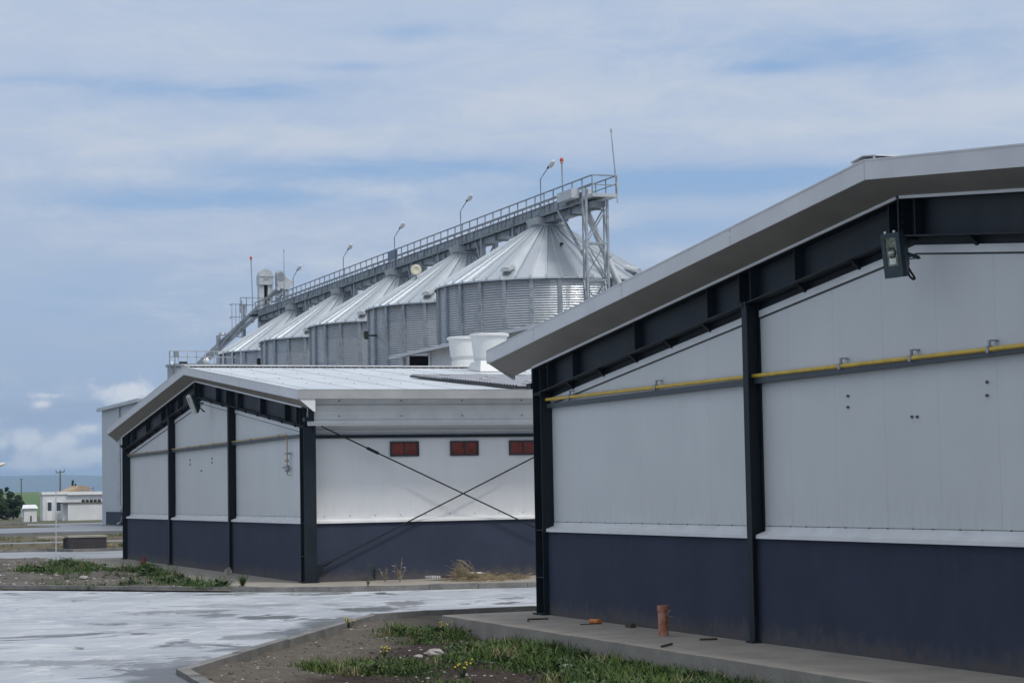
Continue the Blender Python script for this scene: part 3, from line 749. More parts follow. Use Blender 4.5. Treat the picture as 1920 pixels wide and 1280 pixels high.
# satellite dish
p = at(780, 506, 'X', 31.9); 
t = thing('antenna_dish', 'round cream antenna dish standing on the second silo roof', 'antenna', (p.x, p.y, p.z-.5))
dv = (Vector((0, 0, 1.7))-p); dv.z = 0; dv.normalize(); sd = dv.cross(Vector((0, 0, 1)))
mb = MB(); n = 28
rings = []
for rr, dd in ((.0, -.06), (.14, -.045), (.265, 0.02), (.275, -.02), (.0, -.14)):
    rings.append([p+dv*dd+(sd*math.cos(2*PI*k/n)+Vector((0, 0, 1))*math.sin(2*PI*k/n))*max(rr, .001) for k in range(n)])
mb.add([v for g in rings for v in g], [(i*n+k, i*n+(k+1) % n, (i+1)*n+(k+1) % n, (i+1)*n+k) for i in range(4) for k in range(n)], 0, True)
mb.build('dish', 'cream', t)
mb = MB(); mb.tube([p-dv*.1, p-dv*.12-Vector((0, 0, .9))], .035, 8); mb.build('mast', 'galvd', t)

# ------------------------------------------------------------------ conveyor gantry over the silos
XL, XR = 34.27, 35.36; YN, YF = 82.3, 143.0
gan = thing('conveyor_gantry', 'long grey conveyor gantry with handrails running over the silo peaks', 'conveyor', (XS, YN, 13.9))
mb = MB()
mb.box(XL+.0, XL+.05, YN+1.2, YF, 13.93, 14.30); mb.box(XR-.05, XR, YN+1.2, YF, 13.93, 14.30)
mb.box(XL-.05, XL+.09, YN+1.2, YF, 14.30, 14.335); mb.box(XL-.05, XL+.09, YN+1.2, YF, 13.895, 13.93)
mb.box(XL+.051, XR-.051, YN+1.2, YF, 13.97, 14.02)
y = YN+1.6; i = 0
while y < YF:
    mb.box(XL-.035, XL, y, y+.05, 13.931, 14.299)
    if i % 3 == 1: mb.box(XL-.03, XL-.002, y+.15, y+.75, 14.0, 14.2)
    if i % 5 == 2: mb.box(XL-.06, XL-.036, y+.06, y+.34, 13.96, 14.28)
    y += 1.12; i += 1
mb.build('girder', 'galvd', gan)
mb = MB(); mb.box(XL+.2, XL+.75, YN+.4, YF, 13.62, 13.88); y = YN+1
while y < YF: mb.box(XL+.12, XL+.83, y, y+.07, 13.56, 13.9); y += 1.9
mb.build('conveyor_casing', 'galvd', gan)
for x in (XL, XR):
    mb = MB(); ye = YF
    for z in (14.9, 14.55): mb.bar((x, YN, z), (x, ye, z), .05 if z > 14.7 else .035)
    y = YN
    while y < ye: mb.bar((x, y, 14.02), (x, y, 14.9), .045); y += 1.12
    mb.build('handrail', 'galvd', gan)
mb = MB()
for z in (14.9, 14.5): mb.bar((XL, YN, z), (XR, YN, z), .05 if z > 14.7 else .04)
mb.build('handrail', 'galvd', gan)
mb = MB(); mb.box(XL-.02, XR+.05, YN-.05, YN+1.19, 13.99, 14.13); mb.bar((XR+.04, YN-.05, 13.75), (XR+.04, YN-.05, 14.9), .06); mb.build('end_platform', 'galvl', gan)
p = at(1082, 360, 'X', XL-.1)
mb = MB(); mb.box(XL-.42, XL-.051, YN+1.3, YN+3.0, 14.10, 14.50); mb.build('drive_box', 'galvl', gan)
mb = MB(); mb.box(XL+.1, XL+.3, YN+.7, YN+1.0, 14.14, 14.42); mb.tube([(XL+.0, YN+1.0, 14.14), (XL+.0, YN+1.0, 14.48)], .06, 10); mb.build('motor', 'galvl', gan)
for y in SY:
    mb = MB(); mb.prism([(XS-.78, 13.88), (XS+.72, 13.88), (XS+.72, 13.56), (XS-.66, 13.56)], 'Y', y-.55, y+.75); mb.build('inlet_box', 'galvl', gan)
    mb = MB(); mb.lathe([(.55, 13.5), (.55, 13.6)], (XS, y, 0), 20); mb.build('inlet_neck', 'galvd', gan)
for y in SY:
    for dy in (-3.2, 3.4):
        if y == YS and dy < 0: continue
        zb = zc_(abs(dy))-.02
        mb = MB(); mb.box(XL+.1, XL+.32, y+dy-.09, y+dy+.09, zb, 13.9); mb.box(XR-.3, XR-.12, y+dy-.09, y+dy+.09, zb, 13.9)
        mb.bar((XL+.2, y+dy, zb+.4), (XL+.2, y+dy+(.9 if dy < 0 else -.9), 13.9), .1); mb.bar((XL+.2, y+dy, zb+.4), (XR-.2, y+dy, 13.85), .08)
        mb.build('support_post', 'galv', gan)
p = at(737, 478, 'X', XL)
mb = MB(); mb.box(XL-.03, XL-.026, p.y-.9, p.y+.9, 14.36, 14.88); mb.build('rail_panel', 'bluepl', gan)

# lattice tower carrying the gantry's near end
tw = thing('lattice_tower', 'galvanised lattice tower under the near end of the conveyor gantry', 'tower', (34.55, 82.9, ZG))
tx = (34.08, 35.04); ty = (82.55, 82.95)
for x in tx:
    for y in ty:
        mb = MB(); w = .046 if y == ty[0] else .03; mb.box(x-w, x+w, y-w, y+w, ZG, 13.92); mb.build('leg', 'galv', tw)
z = 1.2; i = 0
while z < 13.5:
    z2 = min(z+1.55, 13.85)
    mb = MB()
    for y in ty:
        mb.bar((tx[0], y, z), (tx[1], y, z), .07); a, b = (tx[0], tx[1]) if i % 2 else (tx[1], tx[0]); mb.bar((a, y, z), (b, y, z2), .055); (mb.bar((b, y+.02, z), (a, y+.02, z2), .035) if y == ty[1] else None)
    for x in tx:
        a, b = ty if i % 2 else ty[::-1]; mb.bar((x, a, z), (x, b, z2), .06)
    mb.build('brace', 'galv', tw); z += 1.55; i += 1
mb = MB(); mb.bar((34.27, 86.2, 13.9), (34.08, 83.0, 11.6), .1); mb.build('knee_brace', 'galv', tw)
# spout down the tower
mb = MB(); a = at(1096, 388, 'D', 91.6); b = at(1161, 533, 'D', 91.2); d = (b-a); mb.tube([a-d*.06, a+d*1.6], .155, 14)
sp = mb.build('grain_spout', 'galvl', None, a); tag(sp, 'thick pale pipe slanting down across the lattice tower', 'pipe')
mb = MB(); c = a+d*.66; mb.tube([c-d*.012, c+d*.012], .2, 14); mb.build('flange', 'galv', sp)

# lamps on the gantry
def lamp_at(px):
    return at(px, 440, 'X', XL-.06).y
lp = [1014, 864, 740, 644, 550]
names = ['lamp on the gantry above the nearest silo', 'lamp on the gantry above the second silo from the right', 'lamp on the gantry beside the blue-grey rail panel',
         'lamp on the gantry above the fourth silo from the right', 'lamp on the gantry nearest the bucket elevators']
y0 = at(1014, 375, 'X', XL-.06).y
lamp0 = thing('walkway_lamp', 'white headed '+names[0], 'lamp', (XL-.06, y0, 14.0), 'lamps along the conveyor gantry')
x = XL-.06
mb = MB(); mb.tube([(x, y0, 13.95), (x, y0, 15.55), (x+.04, y0-.25, 15.72), (x+.10, y0-.72, 15.98)], .025, 8); mb.build('pole', 'galv', lamp0)
mb = MB(); mb.tube([(x+.10, y0-.68, 15.96), (x+.11, y0-.82, 16.04)], .048, 8); mb.build('ballast', 'black', lamp0)
mb = MB(); mb.ell((x+.14, y0-1.05, 16.10), .12, .26, .10, 12, 8); 
for v in mb.v: v.z += (-(v.y-(y0-1.08)))*.45
mb.build('lamp_head', 'lampwhite', lamp0)
for px, py, nm in zip(lp[1:], (430, 478, 515, 552), names[1:]):
    yy = at(px, py, 'X', XL-.06).y
    c = copy_tree(lamp0, (XL-.06, yy, 14.0)); c['label'] = 'white headed '+nm
# beacons and lightning rods
def beacon(label, base, top):
    t = thing('warning_beacon', label, 'beacon', base, 'red beacons on poles')
    mb = MB(); mb.tube([base, top], .035, 8); mb.build('pole', 'galv', t)
    top = Vector(top); mb = MB(); mb.lathe([(.04, -.08), (.075, -.07), (.075, .01)], top, 12); mb.build('base', 'tan', t)
    mb = MB(); mb.lathe([(.08, .01), (.085, .08), (.06, .15), (.0, .18)], top, 14); mb.build('lens', 'red', t)
yb = at(1067, 340, 'X', XS).y; beacon('red topped beacon pole near the gantry end above the lattice tower', (XS-.3, yb, 14.2), (XS-.33, yb, at(1067, 298, 'X', XS-.3).z))
b_ = at(474, 562, 'X', 33.6); t_ = at(470, 487, 'X', 33.6); beacon('red topped beacon pole left of the bucket elevators', b_-Vector((0, 0, .5)), Vector((b_.x-.1, b_.y, t_.z)))
def rod(label, base, top):
    mb = MB(); mb.tube([base, base+(top-base)*.8, top], .034, 6, r2=.010); mb.lathe([(.03, 0), (.04, .12), (.02, .2)], base+(top-base)*.93, 8)
    tag(mb.build('lightning_rod', 'galv', None, base), label, 'lightning rod', 'lightning rods')
rod('tall thin lightning rod at the outer corner of the gantry end platform', Vector((XR+.04, YN-.05, 14.0)), at(1145, 240, 'Y', YN))
a = at(533, 545, 'X', 35.6); rod('thin lightning rod standing behind the right bucket elevator', a, Vector((a.x, a.y, at(533, 467, 'X', 35.6).z)))

# bucket elevators at the far end
def casing(mb, x, y, w, d, z0, z1): mb.box(x-w, x+w, y-d, y+d, z0, z1)
e1 = at(497, 560, 'Y', 143.2); ex, ey = e1.x, 143.2
el = thing('bucket_elevator', 'left bucket elevator with a round topped head above the silos', 'elevator', (ex, ey, ZG), 'bucket elevators')
mb = MB()
pr = []
zt = at(497, 505, 'Y', ey).z; wv = .50; zm = zt-.55
pr = [(ex-wv, zm-.55), (ex+wv, zm-.55), (ex+wv, zm)]+[(ex+wv*math.cos(a), zm+.55*math.sin(a)) for a in [i*PI/14 for i in range(1, 14)]]+[(ex-wv, zm)]
mb.prism(pr, 'Y', ey-.42, ey+.42); mb.build('head', 'galvl', el)
mb = MB(); mb.box(ex-.54, ex+.54, ey-.46, ey-.43, zm-.02, zm+.04); mb.box(ex-.16, ex+.16, ey-.45, ey-.43, zm-.22, zm-.12); mb.build('head_seam', 'galv', el)
for sx in (-1, 1):
    mb = MB(); casing(mb, ex+sx*.30, ey, .17, .28, ZG, zm-.552); mb.build('leg_casing', 'galvl', el)
mb = MB(); mb.box(ex-.129, ex+.129, ey+.1, ey+.2, 10, zm-.553); mb.build('back_plate', 'darkin', el)
zpl = at(497, 590, 'Y', ey).z
pf = thing('service_platform', 'grey service platform with handrails around the bucket elevators', 'platform', (ex, ey, zpl))
mb = MB(); mb.box(ex-.6, ex+3.0, ey-1.1, ey-.55, zpl-.12, zpl+.0); mb.box(ex-.62, ex+.75, ey-1.16, ey-1.101, zpl-.15, zpl+.38); mb.build('deck', 'galvl', pf)
mb = MB()
for z in (.55, 1.05): mb.bar((ex-2.0, ey-1.13, zpl+z), (ex+1.0, ey-1.13, zpl+z), .05)
for k in range(8): xx = ex-2.0+k*.42; mb.bar((xx, ey-1.13, zpl), (xx, ey-1.13, zpl+1.05), .05)
mb.build('handrail', 'galvd', pf)
mb = MB(); mb.box(ex-1.2, ex-.63, ey-1.1, ey-.3, zpl-.2, zpl-.06); mb.build('landing', 'steel', pf)
for xx in (ex-.55, ex-.15, ex+.35):
    mb = MB(); mb.box(xx-.1, xx+.1, ey-1.0, ey-.8, ZG, zpl-.121); mb.build('post', 'galv', pf)
e2x = at(527, 530, 'Y', 142.6).x; ey2 = 142.6
el2 = thing('bucket_elevator', 'right bucket elevator with its head turned and sloping out to the right', 'elevator', (e2x, ey2, ZG), 'bucket elevators')
z0 = at(527, 543, 'Y', ey2).z; z1 = at(527, 508, 'Y', ey2).z
mb = MB(); mb.prism([(e2x-.32, z0), (e2x+.42, z0), (e2x+.75, z0+.38), (e2x+.75, z0+.5), (e2x+.1, z0+.92), (e2x+.08, z1-.1), (e2x-.02, z1), (e2x-.28, z1), (e2x-.36, z1-.15)], 'Y', ey2-.35, ey2+.35); mb.build('head', 'galvl', el2)
mb = MB(); mb.prism([(e2x+.1, z0+.925), (e2x+.78, z0+.505), (e2x+.78, z0+.54), (e2x+.12, z0+.97)], 'Y', ey2-.36, ey2+.36); mb.build('head_cover', 'lampwhite', el2)
mb = MB(); mb.tube([(e2x-.1, ey2-.38, z1-.42), (e2x-.1, ey2-.3, z1-.42)], .3, 18); mb.build('pulley_cover', 'galvd', el2)
mb = MB(); casing(mb, e2x+.35, ey2, .16, .26, ZG, z0-.001); casing(mb, e2x-.1, ey2+.3, .12, .2, ZG, z0-.001); mb.build('leg_casing', 'galv', el2)
mb = MB(); a = at(519, 560, 'Y', ey2-.5); mb.tube([Vector((e2x-.05, ey2-.45, z0)), Vector((e2x-.12, ey2-.5, z0-.4)), a], .13, 12); mb.build('discharge_pipe', 'galvd', el2)
# twin spouts running down to the left
for i, (pa, pb, lab) in enumerate(((((522, 541)), (365, 688), 'upper of two parallel grain spouts sloping down left of the silos'), ((508, 568), (392, 672), 'lower of two parallel grain spouts sloping down left of the silos'))):
    a = at(*pa, 'Y', 142.0-i*.3); b = at(*pb, 'Y', 150.0-i*.3); d = b-a
    mb = MB(); mb.tube([a, a+d*1.1], .16 if i == 0 else .145, 12)
    s = mb.build('grain_spout', 'galv', None, a); tag(s, lab, 'pipe', 'twin grain spouts')
    mb = MB()
    for f in (.3, .55, .8): mb.tube([a+d*(f-.004), a+d*(f+.004)], .2, 12)
    mb.build('flange', 'galvl', s)
# spout support post and cowl
p = at(417, 625, 'Y', 146.5); mb = MB(); mb.lathe([(.1, -.15), (.28, -.1), (.2, .06), (.05, .1)], p, 14)
mb.tube([p+Vector((-.15, .6, -.1)), p+Vector((-.15, .6, -8))], .16, 10); q = at(428, 650, 'Y', 146.5); mb.tube([q, q+Vector((0, 0, -7))], .13, 10)
tag(mb.build('spout_support', 'galv', None, p), 'pair of grey posts with a small cowl holding up the twin spouts', 'post')
# caged ladder with a dark column
c = at(460, 575, 'Y', 145.5); lx, ly, lz = c.x, 145.5, c.z
lad = thing('caged_ladder', 'tall caged ladder beside a dark column left of the elevators', 'ladder', (lx, ly, ZG))
mb = MB(); mb.box(lx-.15, lx+.02, ly, ly+.2, ZG, lz+.2); mb.build('column', 'galvd', lad)
mb = MB()
zb_ = at(440, 632, 'Y', ly).z
for xx in (-1.0, -.72, -.45, -.3): mb.bar((lx+xx, ly-.2, zb_), (lx+xx, ly-.2, lz+.15), .035)
for z in (zb_, lz-.75, lz+.15): mb.bar((lx-1.0, ly-.2, z), (lx-.3, ly-.2, z), .05); mb.bar((lx-1.0, ly-.2, z), (lx-1.0, ly+.5, z), .05)
mb.bar((lx-.28, ly-.1, ZG), (lx-.28, ly-.1, lz+.45), .06); mb.build('cage', 'galvd', lad)
# low flat-roofed block with railings behind the far barn's ridge
a = at(318, 686, 'Y', 128); b = at(412, 686, 'Y', 128)
mblk = thing('machine_house', 'low grey machine house with a railed roof behind the far barn ridge', 'building', (a.x, 128, ZG))
mb = MB(); mb.box(a.x+.1, b.x+2, 128, 129.2, ZG, a.z); mb.box(a.x, b.x+2, 127.9, 129.3, a.z, a.z+.14); mb.build('wall', 'galv', mblk)
mb = MB(); zt2 = at(318, 658, 'Y', 128).z
for z in (zt2, (zt2+a.z)/2+.1): mb.bar((a.x, 128, z), (b.x+1, 128, z), .045)
for k in range(9): xx = a.x+k*.55; mb.bar((xx, 128, a.z), (xx, 128, zt2), .045)
mb.build('handrail', 'galvl', mblk)
mb = MB(); mb.box(a.x+.25, a.x+.55, 127.97, 128.03, a.z+.55, zt2); mb.build('panel', 'galvd', mblk)
mb = MB(); mb.bar((a.x-.02, 127.85, a.z-2), (a.x-.02, 127.85, zt2), .05); mb.bar((a.x+.3, 127.85, a.z-2), (a.x+.3, 127.85, zt2), .05)
for k in range(6): mb.bar((a.x, 127.85, a.z-1.6+k*.3), (a.x+.3, 127.85, a.z-1.6+k*.3), .03)
mb.build('ladder', 'galvd', mblk)
mb = MB(); q = at(322, 682, 'Y', 127.8); mb.ell(q, .1, .1, .14, 10, 8); mb.build('lamp', 'lampwhite', mblk)
mb = MB(); q = at(387, 677, 'Y', 128.6); mb.ell(q, .2, .2, .22, 12, 8); mb.build('roof_vent', 'lampwhite', mblk)
q = at(342, 682, 'Y', 128.6); mb = MB(); mb.box(q.x-.2, q.x+.25, 128.4, 128.8, a.z+.14, a.z+.3); mb.build('hatch', 'black', mblk)

# ------------------------------------------------------------------ open shed behind the far barn
XD = 24.83
sh = thing('storage_shed', 'open fronted shed with a sloping grey roof edge behind the two white chimneys', 'shed', (XD, 70, ZG))
mb = MB(); mb.prism([(XD, 7.0), (XD, 7.13), (XD+4.4, 7.9), (XD+4.4, 7.77)], 'Y', 58, 81.0); mb.build('roof', 'fascia', sh)
ya = at(806, 655, 'X', XD+.55).y; yb = at(756, 690, 'X', XD+.55).y
mb = MB(); mb.prism([(XD+.55, ZG), (XD+.65, ZG), (XD+.65, 7.1), (XD+.55, 7.08)], 'Y', 58.2, ya-.2); mb.box(XD+.56, XD+4.3, 58.2, 58.3, ZG, 7.06); mb.build('wall', 'white_wall', sh)
mb = MB(); mb.box(XD+4.2, XD+4.3, ya, 80.8, ZG, 7.7); mb.box(XD+1.4, XD+4.2, ya-.1, ya, ZG, 7.2); mb.box(XD+.7, XD+4.2, 80.4, 80.5, ZG, 7.1); mb.build('interior', 'darkin', sh)
for y in (ya, yb):
    mb = MB(); mb.box(XD+.5, XD+.62, y-.15, y+.05, ZG, 7.07); mb.build('post', 'trim', sh)

# ------------------------------------------------------------------ left background
XT = 26.43
tb = thing('warehouse', 'tall pale grey warehouse behind the left end of the far barn', 'warehouse', (XT, 151, ZG))
yF = 158.9; zt = at(192, 770, 'X', XT).z
mb = MB(); mb.box(XT, XT+18, 143, yF, ZG, zt); mb.build('wall', 'pale_clad', tb)
mb = MB(); mb.box(XT-.35, XT+18.3, 142.6, yF+.3, zt+.001, zt+.18); mb.box(XT-.35, XT-.2, 142.6, yF+.3, zt-.05, zt+.001); mb.build('eave', 'galvl', tb)
y1 = at(199, 975, 'X', XT-.05).y
mb = MB(); mb.box(XT-.06, XT-.002, 143, y1, ZG, at(210, 959, 'X', XT).z); mb.build('plinth', 'plinth', tb)
yp = at(222, 900, 'X', XT-.15).y
mb = MB(); mb.tube([(XT-.1, yp, zt-.1), (XT-.1, yp, 1.25), (XT-.16, yp-1.2, .95), (XT-.16, yp-1.2, .05), (XT-.3, yp-.6, -.12)], .09, 10); mb.build('drainpipe', 'galvl', tb)

YWB = 194.8; c0 = at(80, 978, 'Y', YWB); c1 = at(80, 922, 'Y', YWB); cx2 = at(196, 978, 'Y', YWB).x; cm = at(119, 950, 'Y', YWB).x
wb = thing('white_outbuilding', 'small flat roofed white building with two glazed doors on the left', 'building', (c0.x, YWB, ZG-.1))
mb = MB(); mb.box(c0.x, cx2+3, YWB, YWB+1.6, ZG-.15, c1.z-.25); mb.build('wall', 'white_wall', wb)
mb = MB(); mb.box(c0.x-.08, cm+.3, YWB-.1, YWB+1.7, c1.z-.249, c1.z); mb.box(cm+.301, cx2+3, YWB-.25, YWB+1.7, c1.z-.3, c1.z-.02); mb.build('roof', 'lampwhite', wb)
for px in (93, 110):
    a = at(px-5, 977, 'Y', YWB-.05); b = at(px+5, 939, 'Y', YWB-.05)
    mb = MB(); mb.box(a.x, b.x, YWB-.06, YWB-.001, a.z, b.z); dr = mb.build('door', 'lampwhite', wb)
    mb = MB(); g0 = at(px-3.6, 957, 'Y', YWB-.08); g1_ = at(px+3.8, 941, 'Y', YWB-.08); mb.box(g0.x, g1_.x, YWB-.075, YWB-.061, g0.z, g1_.z); mb.build('pane', 'darkglass', dr)
    mb = MB(); mb.box(a.x-.06, b.x+.06, YWB-.5, YWB-.061, ZG-.15, a.z-.002); mb.build('step', 'kerb', dr)
a = at(120, 978, 'Y', YWB-2.5); b = at(196, 941, 'Y', YWB-2.5)
gb = thing('low_lean_to', 'low white lean-to with a dark roof edge in front of the small white building', 'shed', (a.x, YWB-2.5, ZG-.1))
mb = MB(); mb.box(a.x+.35, b.x+2, YWB-2.5, YWB-.6, ZG-.15, b.z-.05); mb.box(a.x, a.x+.349, YWB-1.9, YWB-.6, ZG-.15, b.z-.05); mb.build('wall', 'white_wall', gb)
mb = MB(); mb.box(a.x-.1, b.x+2, YWB-2.6, YWB-.55, b.z-.049, b.z+.04); mb.build('roof', 'wood', gb)
for k in range(5):
    q = at(156+k*7.5, 939, 'Y', YWB-2.3); mb = MB(); mb.tube([(q.x-.13, YWB-2.3, b.z+.16), (q.x+.13, YWB-2.3, b.z+.16)], .13, 10); mb.tube([(q.x-.14, YWB-2.3, b.z+.16), (q.x-.131, YWB-2.3, b.z+.16)], .06, 8)
    o = mb.build('tile_roll', 'black', gb)
# tan roof and pipework behind
a = at(128, 918, 'Y', 206); b = at(156, 911, 'Y', 206)
tr = thing('distant_barn', 'low barn with a tan sloping roof just above the small white building', 'barn', (a.x, 206, ZG))
mb = MB(); mb.box(a.x+.1, b.x+.4, 206, 212, ZG, a.z-.25); mb.build('wall', 'white_wall', tr)
mb = MB(); mb.prism([(a.x-.2, a.z-.25), (b.x+.7, a.z-.25), (b.x+.55, b.z-.05), (b.x-.35, b.z+.08), (a.x+.9, b.z-.1)], 'Y', 205.8, 212.2); mb.build('roof', 'tan', tr)
p0 = at(152, 919, 'Y', 203); mb = MB()
mb.tube([p0, at(165, 915, 'Y', 203), at(177, 913, 'Y', 203)], .05, 6); mb.tube([at(177, 912, 'Y', 203), at(174, 916, 'Y', 203), at(177, 921, 'Y', 203), at(181, 926, 'Y', 203), at(181, 935, 'Y', 203)], .055, 6)
mb.tube([p0, p0-Vector((0, 0, 3))], .05, 6); mb.tube([at(181, 935, 'Y', 203), at(181, 935, 'Y', 203)-Vector((0, 0, 2))], .05, 6)
tag(mb.build('bent_pipework', 'galvd', None, p0), 'thin bent pipework rising over the roof of the small white building', 'pipe')
# kiosk
a = at(45, 980, 'Z', -.3); YK = a.y; b = at(69, 953, 'Y', YK)
ki = thing('utility_kiosk', 'small white kiosk with a tilted roof beside the green field', 'kiosk', (a.x, YK, ZG))
mb = MB(); mb.box(a.x, b.x, YK, YK+1.2, ZG-.1, b.z); mb.box(a.x-.12, a.x-.001, YK+.2, YK+1.2, ZG+.5, b.z); mb.build('body', 'white_wall', ki)
mb = MB(); mb.add([(a.x-.2, YK-.15, b.z), (b.x+.1, YK-.15, b.z+.0), (b.x+.1, YK+1.3, b.z+.3), (a.x+.1, YK+1.3, b.z+.3), (a.x-.2, YK-.15, b.z+.05), (b.x+.1, YK-.15, b.z+.05), (b.x+.1, YK+1.3, b.z+.35), (a.x+.1, YK+1.3, b.z+.35)],
      [(3, 2, 1, 0), (4, 5, 6, 7), (0, 1, 5, 4), (1, 2, 6, 5), (2, 3, 7, 6), (3, 0, 4, 7)]); mb.build('roof', 'lampwhite', ki)
q = at(58, 972, 'Y', YK); mb = MB(); mb.box(q.x-.06, q.x+.06, YK-.03, YK-.001, q.z-.25, q.z+.25); mb.build('handle', 'black', ki)
# single pale post
a = at(105, 1032, 'Z', -.15); b = at(105, 918, 'Y', a.y)
mb = MB(); mb.tube([(a.x, a.y, -.3), (b.x, a.y, b.z)], .021, 8); mb.lathe([(.03, 0), (.03, .03)], (b.x, a.y, b.z), 8)
tag(mb.build('fence_post', 'galvl', None, (a.x, a.y, -.3)), 'single tall thin pale post left of the dark box', 'post')
# dark box with pale lid
a = at(130, 1031, 'Z', -.15); bx = at(200, 1031, 'Y', a.y).x; zt = at(160, 1004, 'Y', a.y).z
db = thing('cover_box', 'low dark brown box with a pale flat lid beside the far road', 'box', (a.x, a.y, -.2))
mb = MB(); mb.box(a.x, bx, a.y, a.y+1.5, -.3, zt-.06); mb.build('body', 'boxdark', db)
mb = MB(); mb.box(a.x-.03, bx+.03, a.y-.03, a.y+1.53, zt-.059, zt); mb.box(a.x-1.0, a.x+.15, a.y+.9, a.y+1.9, zt-.09, zt-.02); mb.build('lid', 'concrete', db)
# street lamp head poking in from the left
a = at(9, 869, 'Y', 70); t = thing('street_lamp', 'pale street lamp head reaching in at the left edge of the picture', 'street lamp', (a.x-1.6, 70, -.2))
mb = MB(); mb.ell((a.x-.22, 70, a.z-.06), .25, .12, .06, 14, 8)
for v in mb.v: v.z += (v.x-(a.x-.22))*.3
mb.build('lamp_head', 'cream', t)
mb = MB(); mb.tube([(a.x-1.6, 70, -.3), (a.x-1.6, 70, a.z-.35), (a.x-1.3, 70, a.z-.22), (a.x-.4, 70, a.z-.1)], .05, 10); mb.build('pole', 'galv', t)
# utility poles
def upole(label, px, ytop, ybase, D, bar_):
    b = at(px, ybase, 'D', D); tz = at(px, ytop, 'Y', b.y).z
    t = thing('utility_pole', label, 'utility pole', (b.x, b.y, -1), 'utility poles on the horizon')
    mb = MB(); mb.tube([(b.x, b.y, -1), (b.x, b.y, tz)], .16, 8, r2=.10); mb.build('pole', 'wood', t)
    mb = MB()
    if bar_:
        w = D*8/4000; mb.bar((b.x-w, b.y, tz-.25), (b.x+w, b.y, tz-.1), .14)
        for q in (-w*.95, 0, w*.95): mb.lathe([(.05, 0), (.09, .15), (.05, .3)], (b.x+q, b.y, tz-.1+q*.05), 8)
    else: mb.bar((b.x-.35, b.y, tz-.1), (b.x+.35, b.y, tz-.1), .1)
    mb.build('crossarm', 'wood', t)
upole('utility pole with a wide crossarm above the small white building', 113, 883, 930, 330, True)
upole('plain utility pole standing over the green field', 40, 897, 936, 420, False)
# fence post by the bushes and mesh
a = at(8, 972, 'D', 205); b = at(8, 952, 'D', 205)
mb = MB(); mb.tube([(a.x, a.y, -.4), (a.x, a.y, b.z)], .05, 8); tag(mb.build('fence_post', 'galvl', None, (a.x, a.y, -.4)), 'short pale post in front of the dark trees at the left edge', 'post')

# trees: crown of leaf clumps with trunk
def tree(label, base, h, w, seed, n=2600, leaf=.13, trunk=.18):
    rnd = random.Random(seed); base = Vector(base)
    t = thing('tree', label, 'tree', base, 'trees at the left edge')
    mb = MB(); mb.tube([base, base+Vector((.05, 0, h*.4)), base+Vector((.1, .05, h*.75))], trunk*h/4, 8, r2=trunk*h/14)
    blobs = []
    for k in range(17):
        a = rnd.uniform(0, 2*PI); z = h*(.18+.74*k/16); rr = w*.44*(1-abs(z/h-.42)*1.1)*rnd.uniform(.5, 1.1)
        c = base+Vector((math.cos(a)*rr, math.sin(a)*rr, z)); blobs.append((c, w*rnd.uniform(.11, .23)*(1.1-.55*z/h)))
        mb.tube([base+Vector((.05, 0, z*.6)), c], .035*h/4, 6, r2=.012)
    mb.build('trunk', 'bark', t)
    mb = MB()
    for k in range(n):
        c, r = rnd.choice(blobs); d = Vector((rnd.gauss(0, 1), rnd.gauss(0, 1), rnd.gauss(0, .9))).normalized()
        p = c+d*r*(rnd.random()**.4); s = leaf*rnd.uniform(.6, 1.5)
        a = Vector((rnd.gauss(0, 1), rnd.gauss(0, 1), rnd.gauss(0, 1))).normalized(); b = a.orthogonal().normalized()
        mb.add([p-a*s, p+b*s*.6, p+a*s, p-b*s*.6], [(0, 1, 2, 3)])
    mb.build('crown', 'leaf', t)
for i, (px, py, h, w, lab) in enumerate(((2, 972, 3.0, 2.6, 'taller dark bushy tree cut by the left edge of the picture'), (25, 973, 2.2, 2.4, 'lower dark bushy tree next to the white kiosk'), (-14, 973, 2.6, 3.2, 'dark bush half outside the left edge of the picture'))):
    tree(lab, at(px, py, 'Y', 205), h, w, 11+i, 1900, .13)
tree('tiny pointed tree showing above the tan distant roof', at(138, 935, 'Y', 290), 2.6, .9, 40, 500, .12)

# ------------------------------------------------------------------ ground, yard, roads
def poly(name, pts, z, mat, zbot=None):
    mb = MB()
    if zbot is None: mb.add([(x, y, z) for x, y in pts], [tuple(range(len(pts)))])
    else: mb.prism(pts, 'Z', zbot, z)
    return struct(mb.build(name, mat))
g = 9000
mb = MB()   # one ground sheet, finer near the buildings
xs = [-g, -2000, -400, -100, 0, 40, 100, 400, 2000, g]; ys = [-2000, -300, -50, 0, 60, 140, 240, 330, 450, 700, 1500, 4000, g]
def gz(x, y):
    return -.36 if y < 215 else -.36+max(0, min(1, (y-215)/330))*(4.2-.0025*abs(x-30)*.5)*(1 if y < 1500 else .2)
mb.add([(x, y, gz(x, y)) for y in ys for x in xs], [(j*len(xs)+i, j*len(xs)+i+1, (j+1)*len(xs)+i+1, (j+1)*len(xs)+i) for j in range(len(ys)-1) for i in range(len(xs)-1)])
struct(mb.build('ground', 'ground'))
mb = MB(); xs = [-300+i*40 for i in range(24)]; ys = [212, 235, 280, 340, 420, 520, 640, 800]
fz = lambda x, y: -.33+ (2.55*min(1, (y-212)/300) + .35*math.sin(x*.011+1.3)*min(1, (y-212)/300))
mb.add([(x, y, max(fz(x, y), gz(x, y)+.02) if y < 700 else -2) for y in ys for x in xs], [(j*len(xs)+i, j*len(xs)+i+1, (j+1)*len(xs)+i+1, (j+1)*len(xs)+i) for j in range(len(ys)-1) for i in range(len(xs)-1)], 0, True)
struct(mb.build('field', 'field'))
